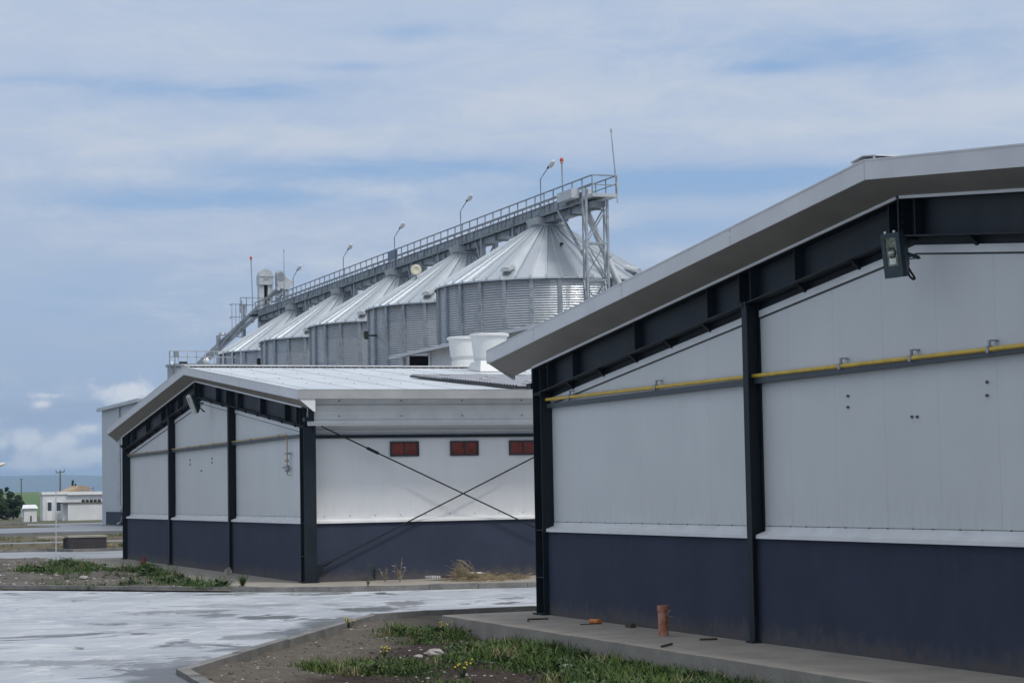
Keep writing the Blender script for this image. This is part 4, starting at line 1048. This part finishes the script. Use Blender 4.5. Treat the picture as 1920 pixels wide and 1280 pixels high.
# mountains
mb = MB(); n = 90
rows = []
for j in range(9):
    row = []
    for i in range(n):
        az = R(-12+60*i/(n-1)); d = 7600+j*260
        nz = mn.fractal(Vector((i*.11, j*.35, 3.1)), 1.0, 2.0, 5)
        px = 960+F*math.tan(az-YAW)
        prof = 103-max(0, (px-120))*.055-max(0, -px)*.02
        prof = max(prof, 30+20*math.sin(i*.3))
        hgt = math.sin(min(1, j/6)*PI/2)*(prof+nz*13) if j < 8 else -5
        row.append((d*math.sin(az), d*math.cos(az), -3+hgt))
    rows += row
mb.add(rows, [(j*n+i, j*n+i+1, (j+1)*n+i+1, (j+1)*n+i) for j in range(8) for i in range(n-1)], 0, True)
struct(mb.build('mountains', 'mount'))

# concrete yard
near = [(40, 31.9), (10.6, 30.62), (9.92, 30.6), (8.89, 30.15), (6.9, 26.55), (4.38, 21.86), (4.26, 20.0), (4.15, 4)]
far = [(-14, 66.3), (5.27, 44.0), (7.40, 41.56), (9.39, 39.29), (10.55, 38.30), (14.15, 37.52), (45, 36.4)]
poly('yard', near+[(-40, 4), (-40, 66)]+far, -.10, 'yard')
def kerb_line(name, pts, w, zt, zb, side, mat='kerb'):
    # stones about one metre long, each a little out of line
    mb = MB(); rnd = random.Random(len(pts))
    for (a, b) in zip(pts[:-1], pts[1:]):
        a, b = Vector((*a, 0)), Vector((*b, 0)); d = b-a; l = d.length; d /= l; nrm = Vector((-d.y, d.x, 0))*side
        k = max(1, round(l/1.0))
        for i in range(k):
            p = a+d*(l*i/k+.004); q = a+d*(l*(i+1)/k-.004); j = rnd.uniform(-.008, .008); h = rnd.uniform(-.006, .006)
            p, q = p+nrm*j, q+nrm*(j+rnd.uniform(-.004, .004))
            vs = [p, q, q+nrm*w, p+nrm*w]
            pts8 = [Vector((v.x, v.y, zb)) for v in vs]+[Vector((v.x, v.y, zt+h)) for v in vs]
            fs = [(0, 3, 2, 1), (4, 5, 6, 7), (0, 1, 5, 4), (1, 2, 6, 5), (2, 3, 7, 6), (3, 0, 4, 7)]
            mb.add(pts8, fs)
    return struct(mb.build(name, mat))
kerb_line('kerb', [(20, 31.02)]+near[1:], .13, -.05, -.5, 1)
kerb_line('kerb', far, .13, 0.0, -.4, 1)
# soil island in front of the near barn
def dker(x, y):
    best = 9
    for a, b in zip(near[:-1], near[1:]):
        a, b = Vector(a), Vector(b); d = b-a; t_ = max(0, min(1, (Vector((x, y))-a).dot(d)/d.length_squared)); best = min(best, (Vector((x, y))-a-d*t_).length)
    return best
def soil_z(x, y):
    d = dker(x, y); z = -.235+.10*math.exp(-(d/1.0)**2)
    z += .05*mn.fractal(Vector((x*.7, y*.7, 1)), 1, 2, 4)+.018*mn.noise(Vector((x*5, y*5, 4)))
    if d < .3: z = min(z, -.10)
    return z
mb = MB(); nx, ny = 110, 190; x0, x1, y0, y1 = 4.2, 10.7, 7.0, 30.47
def island(x, y):
    # inside: right of the near kerb line
    xk = 4.28
    for a, b in zip(near[1:-1], near[2:]):
        lo, hi = min(a[1], b[1]), max(a[1], b[1])
        if lo <= y <= hi and hi > lo: xk = a[0]+(b[0]-a[0])*(y-a[1])/(b[1]-a[1])
    return xk
idx = {}
for j in range(ny+1):
    y = y0+(y1-y0)*j/ny; xk = island(x0, y)+.02 if y < 30.6 else 9.95
    for i in range(nx+1):
        x = xk+(x1-xk)*i/nx
        idx[i, j] = len(mb.v); mb.v.append(Vector((x, y, soil_z(x, y))))
for j in range(ny):
    for i in range(nx): mb.f.append([idx[i, j], idx[i+1, j], idx[i+1, j+1], idx[i, j+1]]); mb.mi.append(0); mb.sm.append(True)
struct(mb.build('soil', 'soil'))
# paved aprons along the gables
def wavy(xa, ya, xb, yb, k, amp, seed):
    rnd = random.Random(seed); return [(xa+(xb-xa)*i/k+rnd.uniform(-amp, amp), ya+(yb-ya)*i/k) for i in range(k+1)]
edge = wavy(9.40, 28.3, 9.30, 7, 40, .018, 3)
mb = MB(); mb.prism([(10.9, 28.55), (9.75, 28.5), (9.47, 28.44)]+edge+[(10.9, 7)], 'Z', -.45, -.004); struct(mb.build('pavement', 'concrete'))
edge = wavy(9.10, 62, 9.05, 40.2, 40, .02, 5)
mb = MB(); mb.prism([(10.95, 62)]+edge+[(9.3, 39.52), (10.6, 38.42), (14.2, 37.66), (45, 36.55), (45, 40.9), (10.95, 40.9)], 'Z', -.45, -.006); struct(mb.build('pavement', 'concrete'))
# planted strip left of the far barn
mb = MB(); nx, ny = 60, 60
def bed_z(x, y): return -.06+.10*mn.fractal(Vector((x*.5, y*.5, 7)), 1, 2, 4)+.14*math.exp(-((y-46.5-(9-x)*.9)/1.6)**2)*(1 if x < 9.0 else 0)
for j in range(ny+1):
    for i in range(nx+1):
        v = j/ny; u = i/nx
        ax, ay = -14+(23.0)*u, None
        yk = 39.45+(9.06-ax)*1.165 if ax > -14 else 66
        x = ax; y = yk+(66.5-yk)*v
        z = bed_z(x, y) if 0 < v < 1 else -.07
        mb.v.append(Vector((x, max(y, yk), z)))
for j in range(ny):
    for i in range(nx): a = j*(nx+1)+i; mb.f.append([a, a+1, a+nx+2, a+nx+1]); mb.mi.append(0); mb.sm.append(True)
struct(mb.build('rubble', 'gravelbed'))
# roads and verges further off
poly('road', [(-60, 66.5), (60, 70.3), (60, 80.5), (-60, 78.5)], -.20, 'road', -.5)
kerb_line('kerb', [(-20, 79.1), (11.2, 79.6), (11.9, 77.9), (40, 78.6)], .25, -.10, -.5, 1)
poly('verge', [(-60, 79.0), (60, 79.5), (60, 112), (-60, 108)], -.215, 'brownsoil', -.5)
poly('path', [(-60, 92), (60, 97), (60, 99.0), (-60, 93.5)], -.19, 'road', -.5)
poly('path', [(-60, 118), (60, 132), (60, 165), (-60, 150)], -.21, 'asphalt', -.5)
poly('verge', [(8, 147), (22.0, 150), (20.5, 160), (8, 160)], -.16, 'brownsoil', -.5)
poly('path', [(-60, 165), (60, 168), (60, 196), (-60, 184)], -.25, 'asphalt', -.5)
kerb_line('kerb', [(-20, 164.2), (22, 166.6)], .3, -.08, -.5, 1)

# ------------------------------------------------------------------ grass and weeds
def blade(mb, p, h, rnd, w=.012, lean=.5, mi=0):
    a = rnd.uniform(0, 2*PI); d = Vector((math.cos(a), math.sin(a), 0)); s = Vector((-d.y, d.x, 0)); l = rnd.uniform(.1, lean)*h
    m = p+d*l*.35+Vector((0, 0, h*.6)); t = p+d*l+Vector((0, 0, h))
    mb.add([p-s*w, p+s*w, m+s*w*.7, m-s*w*.7, t], [(0, 1, 2, 3), (3, 2, 4)], mi)
def leaf(mb, p, l, rnd, mi=0):
    a = rnd.uniform(0, 2*PI); d = Vector((math.cos(a), math.sin(a), rnd.uniform(.15, .9))).normalized()*l; s = Vector((-d.y, d.x, 0)).normalized()*l*rnd.uniform(.16, .28)
    mb.add([p, p+d*.5+s, p+d+Vector((0, 0, -.15*l)), p+d*.5-s], [(0, 1, 2, 3)], mi)
def clumps(seed, count, xr, yr, mask, zf, hscale, mats):
    rnd = random.Random(seed); mb = MB(); c = 0; tries = 0
    while c < count and tries < 200000:
        tries += 1
        x = rnd.uniform(*xr); y = rnd.uniform(*yr); m = mask(x, y)
        if rnd.random() > m: continue
        c += 1; r = rnd.uniform(.03, .16); h = hscale*rnd.uniform(.2, 1.0)**1.4*(.6+.7*min(1, m)); kind = rnd.random()
        mi = 1 if kind > .66 else (2 if kind < .05 else 0)
        for k in range(int(rnd.uniform(8, 34))):
            q = (x+rnd.gauss(0, r), y+rnd.gauss(0, r)); z = zf(*q)
            if kind > .66: leaf(mb, Vector((*q, z+rnd.uniform(0, .4)*h)), h*rnd.uniform(.35, .8), rnd, mi)
            else: blade(mb, Vector((*q, z-.01)), h*rnd.uniform(.4, 1.2), rnd, .006, 1.3, mi)
    return mb.build('grass', mats)
def mask_near(x, y):
    if x < island(x, y)+.85 or x > 9.34: return 0
    de = 9.34-x
    m = mn.fractal(Vector((x*.6, y*.45, 2.2)), 1, 2, 3)*1.3+.75*math.exp(-((de-.5)/.8)**2)+.06
    m += .5*math.exp(-((y-20.5)/2.6)**2)*math.exp(-(de/2.2)**2)+.45*mn.noise(Vector((x*2.6, y*2.0, 9)))
    m -= .3*max(0, 6.9-x)
    return max(0, min(1, m))
tag(clumps(5, 3200, (5.0, 9.34), (13.5, 28.4), mask_near, soil_z, .15, ['grass', 'weed', 'straw']), 'patchy green grass and weeds growing on the dark soil', 'grass', None, 'stuff')
def mask_bed(x, y):
    dk = (y-(39.45+(9.06-x)*1.165))/1.5
    if dk < .1 or x > 9.03 or y > 60: return 0
    m = mn.fractal(Vector((x*.5, y*.35, 8.2)), 1, 2, 3)*1.2+.8*math.exp(-((9.0-x)/1.0)**2)-.12+.4*mn.noise(Vector((x*2, y*1.6, 3)))
    if x < 6.4: m -= .6
    if y > 54: m -= .6
    return max(0, min(1, m))
tag(clumps(6, 800, (3.0, 9.03), (39.5, 60), mask_bed, bed_z, .24, ['grass', 'weed', 'straw']), 'rough green grass on the rubble strip left of the far barn', 'grass', None, 'stuff')
def mask_far(x, y):
    if 91 < y < 98.8: return 0
    return max(0, min(1, mn.noise(Vector((x*.4, y*.25, 5)))*1.4+.15))
tag(clumps(8, 700, (6, 20), (81, 110), mask_far, lambda x, y: -.22, .22, ['grass', 'straw', 'straw']), 'sparse low grass on the brown verge beyond the far road', 'grass', None, 'stuff')

def weed(name, label, cat, p, h, n, leafm, flower=None, seed=0, spread=.3, group=None):
    r_ = random.Random(seed); p = Vector(p); t = thing(name, label, cat, p, group)
    mb = MB(); fl = MB(); st = MB()
    for k in range(n):
        a = r_.uniform(0, 2*PI); l = r_.uniform(.3, 1)*spread*h; hh = h*r_.uniform(.55, 1)
        top = p+Vector((math.cos(a)*l, math.sin(a)*l, hh)); st.tube([p, p+(top-p)*.5+Vector((0, 0, .05*h)), top], .006, 5, r2=.003)
        for q in range(5):
            f = r_.uniform(.1, .95); c_ = p+(top-p)*f; b = r_.uniform(0, 2*PI); d = Vector((math.cos(b), math.sin(b), .35)); s_ = Vector((-d.y, d.x, 0))
            L_ = h*r_.uniform(.12, .26); mb.add([c_, c_+d*L_*.5+s_*L_*.2, c_+d*L_, c_+d*L_*.5-s_*L_*.2], [(0, 1, 2, 3)])
        if flower: f1 = MB(); f1.ell(top, .012, .012, .010, 7, 5); f1.build('flower', flower, t)
    st.build('stem', leafm, t); mb.build('leaves', leafm, t)
    return t
def soil_at(px, py):
    p = at(px, py, 'Z', -.22); 
    for _ in range(4): p = at(px, py, 'Z', soil_z(p.x, p.y))
    return p
for i, (px, py, h, lab) in enumerate(((868, 1272, .2, 'clump of yellow flowering weed at the bottom edge of the picture'), (655, 1180, .17, 'small yellow flowering weed beside the end of the near pavement'), (720, 1232, .13, 'low yellow flowering weed on the sandy slope'), (835, 1188, .17, 'pale yellow flowering weed at the pavement corner'))):
    weed('flowering_weed', lab, 'weed', soil_at(px, py), h, 9, 'weed', 'yflower', 60+i, .55, 'yellow flowering weeds')
weed('leafy_weed', 'dark leafy weed standing at the edge of the near pavement', 'weed', soil_at(908, 1180), .22, 6, 'weed', None, 71, .3)
weed('leafy_weed', 'broad leafy weed on the left grass strip in front of the far barn', 'weed', at(327, 1082, 'Z', -.05), .30, 8, 'weed', None, 72, .5)
weed('leafy_weed', 'small dark weed on the kerb below the sunlit long wall', 'weed', at(690, 1098, 'Z', 0), .16, 8, 'weed', None, 73, .5)
weed('leafy_weed', 'tall bright tuft of grass at the right end of the left grass strip', 'weed', at(455, 1101, 'Z', -.03), .28, 30, 'grass', None, 74, .5)
weed('dry_weed', 'dry branching stalk leaning right by the sunlit plinth', 'weed', at(750, 1090, 'Z', 0), .46, 5, 'stalk', None, 75, .4, 'dry weeds by the sunlit plinth')
weed('dry_weed', 'short thin dry weed left of the leaning stalk', 'weed', at(722, 1090, 'Z', 0), .33, 6, 'stalk', None, 76, .35, 'dry weeds by the sunlit plinth')
weed('dry_weed', 'faint greenish weed tuft nearest the far barn corner column', 'weed', at(702, 1088, 'Z', 0), .36, 9, 'weed', None, 77, .3, 'dry weeds by the sunlit plinth')
# straw heap
r_ = random.Random(3); mb = MB()
for k in range(900):
    px = r_.choice((r_.gauss(885, 18), r_.gauss(905, 28), r_.uniform(870, 988))); p = at(px, 1087+r_.gauss(0, 2)-(px-860)*.02, 'Z', 0)
    z = abs(r_.gauss(0, .035))*(1.0 if px < 930 else .6); a = r_.uniform(0, 2*PI); l = r_.uniform(.1, .3); d = Vector((math.cos(a), math.sin(a)*.6, r_.gauss(0, .16)))*l; s_ = Vector((0, 0, .004))
    q = p+Vector((0, 0, z+.01)); mb.add([q-s_, q+d*.5+Vector((0, 0, .02)), q+d, q+s_], [(0, 1, 2, 3)])
for k in range(60):
    b = at(r_.uniform(852, 900), 1086, 'Z', 0.02); tp = at(r_.gauss(862, 10), r_.uniform(1046, 1075), 'Y', b.y); mb.tube([b, (b+tp)/2+Vector((r_.gauss(0, .04), 0, .05)), tp], .005, 4, r2=.003)
b = at(893, 1076, 'Z', .1)
mb.tube([at(892, 1076, 'Y', 38.6), at(876, 1058, 'Y', 38.6), at(866, 1050, 'Y', 38.6), at(856, 1049, 'Y', 38.6)], .008, 5)
h0 = at(890, 1087, 'Z', 0); tag(mb.build('straw_heap', 'straw', None, h0), 'heap of dry straw and grass lying on the pavement below the red windows', 'straw')
# ribbed metal offcut with black/white end
a = at(812, 1086, 'Z', .0); b = at(838, 1086, 'Y', a.y); 
t = thing('metal_offcut', 'dark ribbed sheet offcut with a white toothed end, under the dry straw', 'sheet metal', a)
mb = MB(); c0 = at(830, 1084, 'Z', .03); c1 = at(925, 1080, 'Z', .03)
d = (c1-c0); s_ = Vector((-.1, .35, 0))
mb.add([c0, c1, c1+s_, c0+s_, c0+Vector((0, 0, .04)), c1+Vector((0, 0, .04)), c1+s_+Vector((0, 0, .05)), c0+s_+Vector((0, 0, .05))], [(3, 2, 1, 0), (4, 5, 6, 7), (0, 1, 5, 4), (1, 2, 6, 5), (2, 3, 7, 6), (3, 0, 4, 7)]); mb.build('sheet', 'boxdark', t)
mb = MB()
for k in range(4):
    f = k/4; q = c0-d*.02-d*.18*(1-f)+Vector((0, .0, .01)); w = d*.022
    mb.add([q, q+w, q+w+s_*.7, q+s_*.7, q+Vector((0, 0, .045)), q+w+Vector((0, 0, .045)), q+w+s_*.7+Vector((0, 0, .045)), q+s_*.7+Vector((0, 0, .045))], [(3, 2, 1, 0), (4, 5, 6, 7), (0, 1, 5, 4), (1, 2, 6, 5), (2, 3, 7, 6), (3, 0, 4, 7)])
mb.build('toothed_edge', 'white', t)
mb = MB(); q = c0+d*.62+Vector((0, .1, .055)); w = d*.26; mb.add([q, q+w, q+w+s_*.6, q+s_*.6, q+Vector((0, 0, .02)), q+w+Vector((0, 0, .02)), q+w+s_*.6+Vector((0, 0, .03)), q+s_*.6+Vector((0, 0, .03))], [(3, 2, 1, 0), (4, 5, 6, 7), (0, 1, 5, 4), (1, 2, 6, 5), (2, 3, 7, 6), (3, 0, 4, 7)])
mb.build('white_strip', 'white', t)

# ------------------------------------------------------------------ small things on the pavements
p = at(1244, 1191, 'Z', 0); zt = at(1243, 1134, 'X', p.x).z
t = thing('drain_stub', 'upright orange drain pipe stub on the near pavement with a rag tied on', 'drain pipe', (p.x, p.y, 0), 'drain stubs')
mb = MB(); mb.lathe([(.060, -.02), (.060, zt-.07), (.068, zt-.065), (.068, zt), (.060, zt), (.056, zt-.02), (.056, zt-.15)], (p.x, p.y, 0), 24, caps=False); mb.lathe([(0, zt-.15), (.056, zt-.15)], (p.x, p.y, 0), 24, caps=False); mb.build('pipe', 'orange', t)
mb = MB(); r_ = random.Random(9)
q = Vector((p.x+.01, p.y-.066, zt-.12))
for k in range(26):
    a = q+Vector((r_.gauss(0.02, .016), r_.gauss(0, .01), r_.gauss(-.01, .035))); mb.add([a, a+Vector((r_.gauss(0, .02), -.015, r_.gauss(0, .02))), a+Vector((r_.gauss(0, .02), -.02, r_.gauss(-.02, .02)))], [(0, 1, 2)])
mb.build('rag', 'straw', t)
p = at(270, 1057, 'Z', 0); zt = at(270, 1045, 'X', p.x).z
mb = MB(); mb.lathe([(.055, -.02), (.055, zt), (.048, zt), (.048, zt-.05)], (p.x, p.y, 0), 16, caps=False); mb.lathe([(0, zt-.05), (.048, zt-.05)], (p.x, p.y, 0), 16, caps=False)
tag(mb.build('drain_stub', 'redpl', None, (p.x, p.y, 0)), 'short red drain stub by the far barn gable', 'drain pipe', 'drain stubs')
p = at(428, 1076, 'Z', 0); mb = MB(); mb.prism([(p.x-.07, 0), (p.x+.07, 0), (p.x+.06, .1), (p.x-.05, .11)], 'Y', p.y-.1, p.y+.1); mb.box(p.x-.03, p.x+.03, p.y-.1, p.y-.04, .111, .15)
tag(mb.build('concrete_block', 'stone', None, (p.x, p.y, 0)), 'small pale concrete block at the foot of the far barn gable column', 'block')
p = at(1115, 1164, 'Z', .03); mb = MB(); d = Vector((.25, -.97, 0)); mb.tube([p-d*.09, p+d*.07], .03, 12); mb.tube([p+d*.07, p+d*.10], .036, 12)
tag(mb.build('pipe_plug', 'orange2', None, p), 'short bright orange pipe piece lying against the near plinth', 'pipe piece')
p = at(1182, 1172, 'Z', .02); mb = MB(); mb.prism([(p.x-.04, 0), (p.x+.04, 0), (p.x+.03, .05), (p.x-.03, .045)], 'Y', p.y-.09, p.y+.08)
tag(mb.build('brick_fragment', 'rust', None, (p.x, p.y, 0)), 'brown brick fragment right of the bright orange pipe piece', 'brick')
for i, (pts, lab) in enumerate((([(990, 1163), (990, 1160), (1028, 1159)], 'hooked rusty bar lying near the near barn corner column'), ([(1088, 1170), (1128, 1168)], 'thin straight bar lying below the orange pipe piece'), ([(1240, 1211), (1260, 1206)], 'short dark bar lying in front of the drain stub'), ([(1312, 1198), (1345, 1197)], 'thin dark stick lying right of the drain stub'))):
    P_ = [at(*q, 'Z', .012) for q in pts]; mb = MB(); mb.tube(P_, .012 if i != 1 else .007, 6)
    tag(mb.build('metal_bar', 'rust', None, P_[0]), lab, 'metal bar', 'bars lying on the near pavement')
# stones, litter
def stone(label, px, py, s, mat='stone', seed=0, cat='stone', name='stone', z=None):
    p = soil_at(px, py) if z is None else at(px, py, 'Z', z); mb = MB(); mb.ell(p+Vector((0, 0, s*.2)), s, s*.7, s*.45, 9, 6, 0, .14, seed)
    tag(mb.build(name, mat, None, p), label, cat, 'stones and scraps on the soil')
stone('round white lump lying in the grass below the near pavement', 1166, 1236, .085, 'white', 1, 'litter', 'litter')
stone('flat white scrap lying in the soil left of the round white lump', 1062, 1253, .09, 'white', 2, 'litter', 'litter')
stone('pale flat stone among the weeds on the dark soil', 815, 1228, .13, 'stone', 3)
stone('grey stone in the middle of the dark soil patch', 785, 1232, .06, 'stone', 4)
stone('small white pebble low on the dark soil', 767, 1250, .035, 'white', 5)
stone('white flower-like scrap at the grass edge of the near pavement', 1080, 1193, .04, 'white', 6, 'litter', 'litter')
stone('white scrap in the grass left of the near pavement edge', 962, 1221, .035, 'white', 7, 'litter', 'litter')
stone('larger pale stone beside the left grass strip', 168, 1079, .16, 'stone', 8, z=0)
stone('rounded pale stone left of the larger stone on the rubble', 157, 1084, .10, 'stone', 9, z=0)
p = soil_at(920, 1218); mb = MB(); mb.bar(p+Vector((-.16, 0, .02)), p+Vector((.17, .05, .04)), .05, .02); tag(mb.build('wood_offcut', 'stalk', None, p), 'short flat piece of pale wood lying in the soil', 'wood')
# pebbles and clods nobody could count
mb = MB(); r_ = random.Random(21)
for k in range(1500):
    x = r_.uniform(4.6, 9.2); y = r_.uniform(14, 30)
    if x < island(x, y)+.2: continue
    s = r_.uniform(.006, .022)*(1.6 if r_.random() < .06 else 1); mb.ell((x, y, soil_z(x, y)+s*.2), s, s*.8, s*.55, 6, 4, 0 if r_.random() < .35 else 1, .12, k)
tag(mb.build('pebbles', ['stone', 'soil']), 'small pebbles and clods scattered on the dark soil', 'pebbles', None, 'stuff')
mb = MB()
for k in range(1400):
    x = r_.uniform(2.5, 8.9); y = r_.uniform(41, 64)
    if y < 39.6+(9.06-x)*1.165: continue
    s = r_.uniform(.015, .045); mb.ell((x, y, bed_z(x, y)+s*.1), s, s*.8, s*.6, 6, 4, 0 if r_.random() < .5 else 1, .14, k)
tag(mb.build('pebbles', ['stone', 'soil']), 'rubble stones on the strip left of the far barn', 'pebbles', None, 'stuff')

# ------------------------------------------------------------------ haze
mb = MB(); mb.box(-9700, 9700, -2600, 9800, -6, 142)
m = bpy.data.materials.new('haze'); m.use_nodes = True; t = m.node_tree
for nd in list(t.nodes):
    if nd.type == 'BSDF_PRINCIPLED': t.nodes.remove(nd)
pv = N(t, 'ShaderNodeVolumePrincipled'); pv.inputs['Color'].default_value = (.50, .69, .97, 1); pv.inputs['Density'].default_value = 1.5e-4; pv.inputs['Anisotropy'].default_value = .1
L(t, pv.outputs[0], [n for n in t.nodes if n.type == 'OUTPUT_MATERIAL'][0].inputs['Volume'])
hz = mb.build('haze', m); hz['kind'] = 'stuff'

# ------------------------------------------------------------------ sun and sky
SUN_EL, SUN_AZ = R(58), R(160)      # azimuth clockwise from +Y
sd = Vector((math.sin(SUN_AZ)*math.cos(SUN_EL), math.cos(SUN_AZ)*math.cos(SUN_EL), math.sin(SUN_EL)))
sun = bpy.data.objects.new('sun', bpy.data.lights.new('sun', 'SUN')); COL.objects.link(sun)
sun.data.energy = 1.8; sun.data.angle = R(11); sun.data.color = (1, .965, .91)
sun.rotation_euler = sd.to_track_quat('Z', 'Y').to_euler()
w = bpy.data.worlds.new('World'); sc.world = w; w.use_nodes = True
t = w.node_tree; bg = t.nodes['Background']
sky = N(t, 'ShaderNodeTexSky', sky_type='NISHITA'); sky.sun_disc = False; sky.sun_elevation = SUN_EL; sky.sun_rotation = SUN_AZ
sky.air_density = 1.2; sky.dust_density = 1.2; sky.ozone_density = 2.5
co = N(t, 'ShaderNodeTexCoord').outputs['Generated']
sep = N(t, 'ShaderNodeSeparateXYZ'); L(t, co, sep.inputs[0])
az = math_n(t, 'ARCTAN2', sep.outputs[0], sep.outputs[1])
el_ = math_n(t, 'ARCSINE', sep.outputs[2])
def azel(px, py):
    d = ray(px, py).normalized(); return math.atan2(d.x, d.y), math.asin(d.z)
cb = N(t, 'ShaderNodeCombineXYZ'); L(t, az, cb.inputs[0]); L(t, el_, cb.inputs[1])
vec = cb.outputs[0]
# layered stratus, stretched sideways
nA = noise_n(t, vscale(t, vec, (5.5, 27, 1)), 1.0, 7, .55, .35)
nB = noise_n(t, vscale(t, vec, (11, 75, 1)), 1.0, 7, .6, .5)
nC = noise_n(t, vscale(t, vec, (62, 72, 1)), 1.0, 8, .6, .3)
nD = noise_n(t, vscale(t, vec, (18, 52, 1)), 1.0, 10, .70, .9)
warp = math_n(t, 'MULTIPLY', math_n(t, 'SUBTRACT', nB, .5), 1.0)
def blob(px, py, wx, wy, p=1.0):
    a0, e0 = azel(px, py)
    dx = math_n(t, 'MULTIPLY', math_n(t, 'SUBTRACT', az, a0), F/wx)
    dy = math_n(t, 'MULTIPLY', math_n(t, 'SUBTRACT', el_, e0), F/wy)
    d = math_n(t, 'ADD', math_n(t, 'MULTIPLY', dx, dx), math_n(t, 'MULTIPLY', dy, dy))
    return math_n(t, 'MULTIPLY', math_n(t, 'POWER', 2.718, math_n(t, 'MULTIPLY', d, -1.0)), p)
def total(bl):
    s = bl[0]
    for b in bl[1:]: s = math_n(t, 'ADD', s, b)
    return s
gaps = total([blob(430, 170, 200, 20, .9), blob(420, 375, 330, 26, .75), blob(720, 320, 330, 24, .85), blob(1250, 345, 280, 28, 1.0), blob(1500, 330, 260, 22, .7), blob(1420, 128, 90, 14, .8),
              blob(1640, 95, 230, 34, .55), blob(640, 125, 120, 10, .4), blob(770, 60, 120, 20, .35), blob(1240, 440, 200, 30, .5), blob(100, 150, 160, 14, .4), blob(300, 560, 500, 60, .28), blob(1300, 80, 260, 40, .25)])
brights = total([blob(360, 255, 300, 32, .8), blob(560, 260, 130, 22, .6), blob(950, 205, 200, 26, .6), blob(1150, 180, 260, 40, .5), blob(640, 365, 190, 20, .75), blob(1850, 190, 160, 24, .6), blob(1500, 240, 330, 32, .5), blob(180, 330, 240, 18, .4), blob(180, 395, 200, 14, .4), blob(1200, 415, 110, 30, .45), blob(1050, 60, 200, 40, .35)])
f = math_n(t, 'SUBTRACT', math_n(t, 'ADD', .93, math_n(t, 'MULTIPLY', math_n(t, 'SUBTRACT', nA, .5), .55)), math_n(t, 'MULTIPLY', gaps, .82))
f = math_n(t, 'ADD', f, math_n(t, 'MULTIPLY', warp, math_n(t, 'ADD', .15, math_n(t, 'MULTIPLY', gaps, 1.6))))
f = math_n(t, 'ADD', f, math_n(t, 'MULTIPLY', math_n(t, 'SUBTRACT', nD, .5), .75))
f = ramp(t, f, .12, 1.05)
K = 10.0
def kc(c): return tuple(x*K for x in c)
elr = ramp(t, el_, .0, .20)
cloud = mixc(t, elr, kc((.365, .465, .63)), kc((.49, .575, .725)))
lightc = kc((.565, .63, .735))
bf = math_n(t, 'ADD', math_n(t, 'MULTIPLY', brights, .8), math_n(t, 'MULTIPLY', math_n(t, 'SUBTRACT', nA, .47), 1.5))
bf = math_n(t, 'ADD', bf, math_n(t, 'MULTIPLY', warp, 1.1))
bf = math_n(t, 'ADD', bf, math_n(t, 'MULTIPLY', math_n(t, 'SUBTRACT', nD, .5), 1.9))
cloud = mixc(t, ramp(t, bf, -.1, .95), cloud, lightc)
cloud = mixc(t, ramp(t, el_, .27, .75), cloud, kc((.56, .60, .67)))
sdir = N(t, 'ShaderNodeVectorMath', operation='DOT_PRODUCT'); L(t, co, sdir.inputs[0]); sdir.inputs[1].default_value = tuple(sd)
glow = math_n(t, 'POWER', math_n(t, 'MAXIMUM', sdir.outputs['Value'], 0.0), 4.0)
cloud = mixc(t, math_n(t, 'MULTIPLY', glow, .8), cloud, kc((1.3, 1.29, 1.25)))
# clear sky between the clouds
clear = mixc(t, .8, sky.outputs[0], kc((.285, .445, .72)))
skyc = mixc(t, f, clear, cloud)
# cumulus over the hills on the left
cum = total([blob(237, 735, 52, 24, 1.0), blob(165, 800, 40, 15, 1.0), blob(128, 822, 24, 14, .75), blob(45, 822, 28, 26, .9), blob(205, 845, 60, 12, .6), blob(70, 875, 60, 10, .6), blob(95, 835, 30, 18, .7), blob(150, 862, 60, 16, .75), blob(25, 868, 40, 16, .75), blob(77, 757, 16, 6, .7), blob(2, 830, 14, 18, .8), blob(20, 785, 26, 8, .45), blob(95, 741, 40, 5, .5)])
cum = math_n(t, 'ADD', cum, math_n(t, 'MULTIPLY', math_n(t, 'SUBTRACT', nC, .53), 2.4))
cm_ = math_n(t, 'MULTIPLY', ramp(t, cum, .12, .98), ramp(t, el_, .065, .055))
dk = total([blob(60, 775, 130, 26, .9), blob(170, 765, 90, 14, .6)])
dkf = math_n(t, 'MULTIPLY', ramp(t, math_n(t, 'ADD', dk, math_n(t, 'MULTIPLY', warp, .8)), .2, .9), .35)
skyc = mixc(t, dkf, skyc, kc((.27, .35, .50)))
skyc = mixc(t, math_n(t, 'MULTIPLY', cm_, .85), skyc, kc((.80, .82, .85)))
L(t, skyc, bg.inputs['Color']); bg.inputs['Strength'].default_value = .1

# ------------------------------------------------------------------ render settings
sc.view_settings.view_transform = 'Standard'; sc.view_settings.look = 'None'
sc.view_settings.exposure = 0; sc.view_settings.gamma = 1
sc.cycles.max_bounces = 8; sc.cycles.volume_bounces = 1
sc.cycles.use_denoising = True
